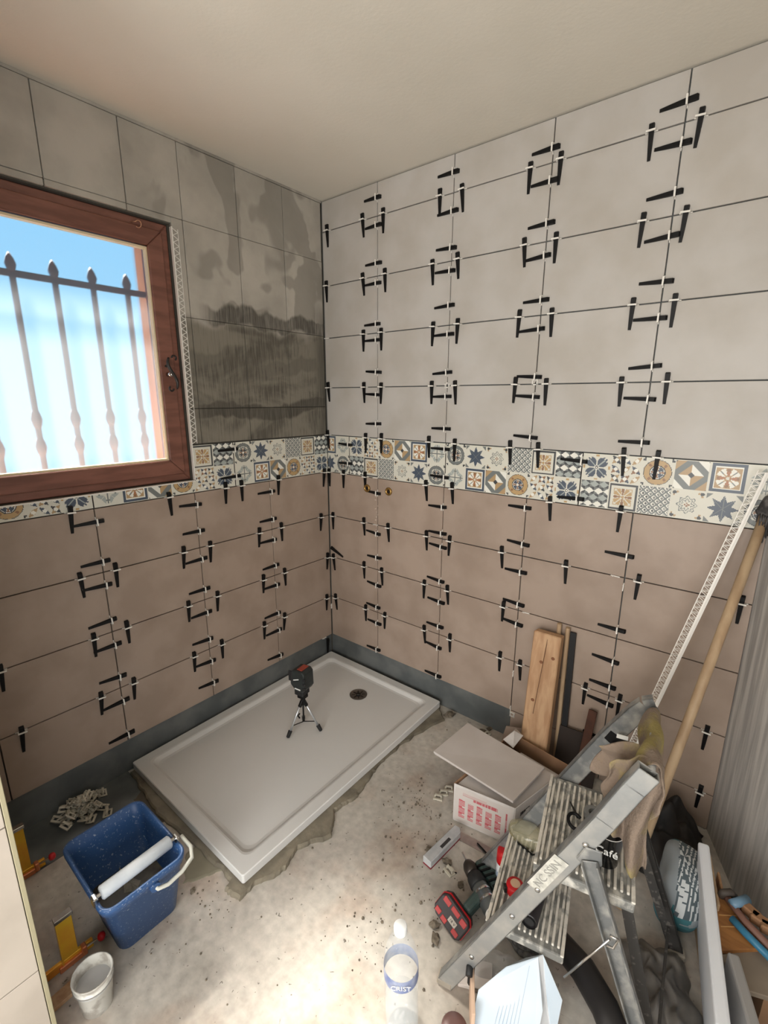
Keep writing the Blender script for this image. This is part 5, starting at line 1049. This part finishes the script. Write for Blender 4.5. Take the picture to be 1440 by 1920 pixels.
sg = obj('side_body', MB().bar(hM @ Vector((1.3698, -0.6887, 0.0550)), hM @ Vector((1.4693, -0.7297, 0.0550)), .046, .044, (0, 0, 1)), green, dr_, bevel=.010, seg=2)
for k in range(5):
    c = hM @ (Vector((1.3897, -0.7068, 0.0780))+(Vector((1.4677, -0.7370, 0.0780))-Vector((1.3897, -0.7068, 0.0780)))*k/4.5); obj('vent_rib', MB().box((c.x-.003, c.y-.018, c.z-.002), (c.x+.002, c.y+.016, c.z+.004)), black_pl, sg)
# battery: its broad base faces the camera
cn = (Vector((1.908, -1.858, 1.546))-bc); cn.normalize(); lx = (Vector((1.4221, -0.8893, 0.0300))-Vector((1.3423, -0.8754, 0.0600))).normalized(); bM = hM @ frame(bc, lx, (0, 0, 1))
nb = (Vector((-.35, -.75, .62))).normalized(); ly = nb.cross(lx).normalized(); bM = hM @ frame(bc, lx, ly)
bt_ = obj('battery', MB().prism([(-.052, -.022), (-.036, -.036), (.044, -.036), (.056, -.024), (.056, .022), (.044, .034), (-.036, .034), (-.052, .020)], -.034, .006), mat('battery_grey', (52, 48, 50), .5), dr_, bM, bevel=.004, seg=2)
obj('red_band', MB().prism([(-.054, -.024), (-.037, -.038), (.045, -.038), (.058, -.025), (.058, .023), (.045, .036), (-.037, .036), (-.054, .021)], -.014, -.008), red_pl, bt_, None)
rr_ = mat('battery_red', (172, 62, 62), .5)
for x0, y0, w_2, h_2 in ((-.042, .012, .026, .016), (-.010, .014, .030, .015), (.026, .010, .022, .018), (-.044, -.028, .020, .015), (-.018, -.031, .020, .015), (.024, -.028, .022, .015)): obj('red_cell', MB().box((x0, y0, .0055), (x0+w_2, y0+h_2, .0085)), rr_, bt_, bevel=.0025)
obj('rating_plate', MB().box((.000, -.014, .0058), (.028, .002, .0072)), mat('plate_grey', (178, 170, 160), .5), bt_); lettering('18 V', .011, ink, bt_, T(.014, -.006, .0074))
# clutter near the ladder foot
o = obj('white_panel_scrap', MB().box((-.045, -.035, 0), (.045, .035, .012)), mat('scrap_white', (206, 196, 188), .7), None, T(1.500, -.948, 0, .45), bevel=.001); tag(o, 'pinkish white board scrap under the front foot of the ladder', 'board scrap')
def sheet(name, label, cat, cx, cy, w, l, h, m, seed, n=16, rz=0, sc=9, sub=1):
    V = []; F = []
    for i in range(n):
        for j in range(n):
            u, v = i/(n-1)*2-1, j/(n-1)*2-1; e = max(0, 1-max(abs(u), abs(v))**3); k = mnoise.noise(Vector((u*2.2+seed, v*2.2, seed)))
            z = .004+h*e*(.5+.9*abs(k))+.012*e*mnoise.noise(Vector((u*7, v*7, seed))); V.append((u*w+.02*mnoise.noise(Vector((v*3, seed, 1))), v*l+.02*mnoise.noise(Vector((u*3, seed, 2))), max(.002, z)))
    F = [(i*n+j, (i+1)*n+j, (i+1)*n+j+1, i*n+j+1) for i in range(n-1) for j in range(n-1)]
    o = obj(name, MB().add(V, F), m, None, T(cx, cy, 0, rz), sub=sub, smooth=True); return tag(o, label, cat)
sheet('plastic_packaging', 'crumpled clear plastic packaging under the ladder beside the paper bag', 'packaging', 1.545, -.895, .085, .045, .05, film, 3, rz=.3)
o = thing('cable_bundle', 'bundle of grey knitted cable behind the clear packaging', 'cable', T(1.555, -.800, .0))
for k in range(5):
    pts = [Vector((-.045+.018*i, .012*math.sin(i*1.1+k)+.010*(k-2), .022+.007*math.cos(i*1.3+k*2)+.005*k)) for i in range(7)]; obj('strand', MB().tube(pts, .0085, 8), mat('grey_cable', (74, 74, 74), .8, c2=(120, 118, 114), scale=90, amt=.9), o, smooth=True)
o = obj('floor_pipe', MB().tube([(1.640, -.735, .036), (1.730, -.770, .036), (1.800, -.820, .034), (1.870, -.900, .034)], [.032, .036, .036, .034], 20), mat('black_flexible_pipe', (40, 38, 38), .45), None, smooth=True); tag(o, 'thick black flexible pipe lying on the floor beneath the ladder', 'pipe')
sheet('plastic_sheet', 'dusty dark plastic sheet crumpled on floor between ladder rear legs', 'plastic sheet', 1.905, -.680, .085, .13, .07, film_d, 9, rz=.4, n=22)
sheet('shade_mound', 'added dark sack crumpled on the floor in the far right corner', 'mound', 1.800, -.185, .14, .15, .20, mat('shade_black', (26, 24, 23), .7, c2=(56, 48, 42), scale=8, amt=.8, bump=.6, bscale=20), 5, n=22)  # dark mass added in place of the shade in this corner
# paper bag of light blue paper
pb = thing('paper_bag', 'light blue paper bag with pleated folded top in front of the ladder', 'bag')
pbm = mat('pale_blue_paper', (200, 214, 226), .8, c2=(212, 224, 232), scale=5, amt=.7)
A_ = [Vector(v) for v in ((1.548, -1.085, 0), (1.690, -1.010, 0), (1.692, -.985, .13), (1.664, -.966, .250), (1.600, -.995, .190), (1.552, -1.040, .120))]; off = Vector((.03, .050, 0))
V = A_+[v+off*(1 if v.z < .2 else .25) for v in A_]; n = 6
obj('front_sheet', MB().add(A_, [tuple(range(6))]), pbm, pb, solid=.002); obj('back_sheet', MB().add([V[i] for i in range(6, 12)], [tuple(range(6))]), pbm, pb, solid=.002)
obj('side_gusset', MB().add([V[1], V[2], V[3], V[9], V[8], V[7]]+[(V[2]+V[8])/2-Vector((.02, 0, 0))], [(0, 1, 6), (1, 2, 6), (2, 3, 6), (3, 4, 6), (4, 5, 6), (5, 0, 6)]), mat('white_paper', (214, 216, 218), .8), pb, solid=.0015)
obj('bag_top', MB().add([V[2], V[3], V[4], V[5], V[11], V[10], V[9], V[8]], [(2, 3, 4, 5), (1, 2, 5, 6)]), pbm, pb, solid=.0015)
dA = (A_[1]-A_[0]).normalized(); nA = Vector((dA.y, -dA.x, .12)).normalized()
for k in range(7): p = A_[0]+dA*(.055+k*.009)+Vector((0, .012, .02)); q = A_[4]+(A_[3]-A_[4])*(.10+k*.11)+Vector((0, -.003, -.012)); obj('pleat', MB().bar(p+nA*.002, q+nA*.002, .0016, .0024, nA), mat('pleat_shadow_paper', (176, 190, 206), .8), pb)
obj('print_patch', MB().box((-.008, -.001, -.020), (.010, .001, .014), T(1.695, -1.000, .06, 1.2)), mat('navy_print', (48, 56, 96), .7), pb)
o = thing('card_strip', 'upright strip of pale hardboard standing left of the blue paper bag', 'board'); P0 = Vector((1.5118, -0.9963, 0.0500)); P1 = Vector((1.5634, -1.0846, 0.0500))
obj('strip', MB().bar(Vector((P0.x, P0.y, .055)), Vector((P1.x, P1.y, .055)), .009, .110), mat('hardboard_edge', (206, 176, 152), .7), o, bevel=.001); obj('foam_cap', MB().tube([Vector((P0.x-.004, P0.y+.004, .04)), Vector((P0.x-.004, P0.y+.004, .112)), Vector((P0.x-.001, P0.y-.014, .120)), Vector((P0.x+.006, P0.y-.03, .116))], .009, 10), rubber, o, smooth=True)
o = obj('brown_lid', MB().lathe([(.020, .0), (.032, .004), (.032, .026), (.028, .032), (.010, .034)], 24), mat('brown_plastic', (96, 70, 66), .4), None, T(1.518, -1.092, 0), smooth=True); tag(o, 'round brown lid at the photo bottom left of the hardboard strip', 'lid')

# ---------------------------------------------------------------- clutter along the slanting right wall
def bag_col(u, v): return None
n1_, n2_ = 96, 64; V = []; F = []; Cc = []
for i in range(n1_):
    for j in range(n2_+1):
        a_, e_ = 2*math.pi*i/n1_, math.pi*(j/n2_-.5); ce_, se_ = math.cos(e_), math.sin(e_); sg_ = lambda x, p: math.copysign(abs(x)**p, x)
        v = Vector((.058*sg_(ce_, .55)*sg_(math.cos(a_), .55), .098*sg_(ce_, .55)*sg_(math.sin(a_), .55), .105*sg_(se_, .6)+.105)); v += mnoise.noise_vector(v*11)*.014; v.z = max(.002, v.z); V.append(v)
F = [(i*(n2_+1)+j, ((i+1) % n1_)*(n2_+1)+j, ((i+1) % n1_)*(n2_+1)+j+1, i*(n2_+1)+j+1) for i in range(n1_) for j in range(n2_)]
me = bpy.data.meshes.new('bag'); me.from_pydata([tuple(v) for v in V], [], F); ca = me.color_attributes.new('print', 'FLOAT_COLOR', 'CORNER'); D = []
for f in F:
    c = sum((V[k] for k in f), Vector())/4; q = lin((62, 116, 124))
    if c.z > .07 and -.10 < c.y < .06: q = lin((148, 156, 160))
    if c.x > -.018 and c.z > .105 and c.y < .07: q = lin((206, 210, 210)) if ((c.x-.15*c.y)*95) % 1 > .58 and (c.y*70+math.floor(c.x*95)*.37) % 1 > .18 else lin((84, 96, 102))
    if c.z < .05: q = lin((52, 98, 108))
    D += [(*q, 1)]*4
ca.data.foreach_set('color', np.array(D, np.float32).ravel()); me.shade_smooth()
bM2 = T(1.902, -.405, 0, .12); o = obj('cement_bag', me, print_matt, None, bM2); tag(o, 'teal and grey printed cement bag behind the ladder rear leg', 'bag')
p0, p1 = Vector((1.9263, -0.4161, 0.3000)), Vector((2.0087, -0.8881, 0.3000)); p0.z = p1.z = 0
def wallboard(p, q, z0, z1, t, m, name, label, cat, parts=None):
    o = obj(name, MB().bar(p+Vector((0, 0, (z0+z1)/2)), q+Vector((0, 0, (z0+z1)/2)), t, z1-z0), m, None, bevel=.005, seg=2); return tag(o, label, cat)
wn_ = Vector((p1.y-p0.y, p0.x-p1.x, 0)).normalized(); wn_ = wn_ if wn_.x > 0 else -wn_; P8 = [p0-wn_*.006+Vector((0, 0, .30)), p0+wn_*.022+Vector((0, 0, .302)), p0+wn_*.056, p0+wn_*.030]; P8 += [v+(p1-p0) for v in P8]
o = obj('white_board', MB().add(P8, [(0, 1, 2, 3), (4, 7, 6, 5), (0, 4, 5, 1), (1, 5, 6, 2), (2, 6, 7, 3), (3, 7, 4, 0)]), mat('white_foam_board', (232, 236, 242), .5), None, bevel=.006, seg=2); tag(o, 'tall white board standing on edge right of the teal bag', 'board')
q0, q1 = Vector((1.9793, -0.6917, 0.2850)), Vector((2.0397, -0.8632, 0.2850)); q0.z = q1.z = 0; 
wallboard(q0+Vector((.044, 0, 0)), q1+Vector((.040, 0, 0)), 0, .285, .024, mat('grey_board', (150, 148, 146), .7), 'grey_board', 'greyish board standing on edge beside the tall white one', 'board')
for k, (a_, b_, h_, lab, m_) in enumerate((((1.9418, -0.4131, 0.2700), (1.9759, -0.5675, 0.2700), .27, 'pale splintered lath standing behind the white board', pine2), ((1.9571, -0.4356, 0.2500), (1.9858, -0.5542, 0.2500), .25, 'brown lath standing nearer the crate behind white board', pine))):
    a_, b_ = Vector(a_), Vector(b_); a_.z = b_.z = 0; a_.x += .012+.010*k; b_.x += .012+.010*k; wallboard(a_, b_, 0, h_, .007, m_, 'lath', lab, 'lath')
A1, B1, C1, D1_ = Vector((1.9740, -0.5135, 0.2500)), Vector((2.0154, -0.4945, 0.2500)), Vector((2.0893, -0.5956, 0.2500)), Vector((2.0029, -0.6718, 0.2500))
orange_w = mat('orange_plywood', (170, 118, 66), .6, c2=(132, 86, 48), scale=8, amt=.8, stretch=(1, 5, 1))
cr2 = thing('crate', 'low plywood crate with orange-brown top along the right wall', 'crate')
def prism3(P, z0, z1): k = len(P); return MB().add([(p.x, p.y, z) for z in (z0, z1) for p in P], [tuple(range(k))[::-1], tuple(range(k, 2*k))]+[(i, (i+1) % k, k+(i+1) % k, k+i) for i in range(k)])
obj('top_panel', prism3([A1, B1, C1, D1_], .238, .25), orange_w, cr2, bevel=.001); cc_ = (A1+B1+C1+D1_)/4
obj('crate_body', prism3([cc_+(v-cc_)*.94 for v in (A1+(B1-A1)*.75, B1, C1, D1_+(C1-D1_)*.5)], .001, .238), mat('dark_plywood', (92, 70, 52), .8), cr2)
for t in (.42, .62): p = A1+(D1_-A1)*t; q = B1+(C1-B1)*t; obj('crack', MB().bar(p+(q-p)*.08+Vector((0, 0, .0003)), p+(q-p)*.7+Vector((0, 0, .0003)), .0022, .0012), mat('crack_edge', (206, 160, 104), .7), cr2)
E1, F1, G1_, H1 = Vector((2.0043, -0.6710, 0.2400)), Vector((2.0887, -0.5905, 0.2400)), Vector((2.1271, -0.6954, 0.2400)), Vector((2.0352, -0.7319, 0.2400))
gcb = thing('card_box', 'dusty grey cardboard box in front of the plywood crate', 'box')
obj('lid', prism3([E1, F1, G1_, H1], .226, .240), mat('dusty_cardboard', (142, 130, 116), .9, c2=(120, 108, 94), scale=9), gcb, bevel=.002); cc_ = (E1+F1+G1_+H1)/4; obj('body', prism3([cc_+(v-cc_)*.95 for v in (E1+(F1-E1)*.6, F1, G1_, H1+(G1_-H1)*.6)], .001, .226), card, gcb)
obj('torn_flap', MB().add([H1+Vector((0, 0, .0)), H1+(G1_-H1)*.30, H1+(E1-H1)*.35+Vector((.012, -.004, .012))], [(0, 1, 2)]), card, gcb, solid=.002)
I1, J1 = Vector((2.0429, -0.6717, 0.1500)), Vector((2.1128, -0.6716, 0.1500))
o = thing('slatted_case', 'dark case with three pale slats at the photo bottom right', 'case', T(I1.x+.035, I1.y-.045, 0, -.7)); obj('case_body', MB().box((-.06, -.05, 0), (.08, .03, .14)), mat('dark_case', (48, 44, 42), .6), o, bevel=.004)
for k in range(3): obj('slat', MB().box((-.02+.012*k, -.045, .140), (-.012+.012*k, .02, .144)), mat('pale_slat', (176, 172, 160), .7), o)
# tools lying on the crate
zt_ = .262
def px_rod(a_, b_, r, m, n, lab, cat, zz=None):
    o = obj(n, MB().tube([Vector(a_), Vector(b_)], r, 14), m, None, smooth=True); return tag(o, lab, cat)
blue_t = mat('blue_tube', (54, 118, 150), .4)
o = thing('spirit_tool', 'blue and brown long-handled tool lying on the plywood crate', 'tool')
obj('blue_shaft', MB().tube([(2.0165, -0.5778, 0.2620), (2.0480, -0.6002, 0.2620), (2.0999, -0.6319, 0.2620)], .009, 12), blue_t, o, smooth=True); obj('brown_shaft', MB().tube([(1.9985, -0.5260, 0.2680), (2.0437, -0.5710, 0.2680), (2.0988, -0.6092, 0.2680)], .0085, 12), mat('brown_handle', (122, 88, 76), .6), o, smooth=True)
obj('hook', MB().tube([(1.9888, -0.5309, 0.2650), (1.9927, -0.5298, 0.2780), (2.0078, -0.5177, 0.2800), (2.0183, -0.5154, 0.2700)], .009, 10), mat('dark_hook', (70, 62, 56), .6), o, smooth=True); obj('blue_collar', MB().tube([(2.0128, -0.5493, 0.2750), (2.0444, -0.5062, 0.2750)], .011, 14), mat('grey_blue_tube', (104, 136, 160), .4), o, smooth=True)
for k, (u_, v_, lab) in enumerate(((1394, 1704, 'topmost small wooden block beside the blue tool'), (1414, 1722, 'middle small wooden block beside the blue tool'), (1432, 1742, 'lowest small wooden block beside the blue tool'))):
    c = [(2.0407, -0.5313, 0.2620), (2.0588, -0.5434, 0.2620), (2.0784, -0.5535, 0.2620)][k]; o = obj('wood_block', MB().box((-.018, -.012, -.008), (.020, .012, .016)), mat('block_wood', (150, 112, 80), .7, c2=(112, 78, 54), scale=9), None, T(c[0]+.012, c[1], .262, -.5+.3*k), bevel=.003); tag(o, lab, 'wood block')
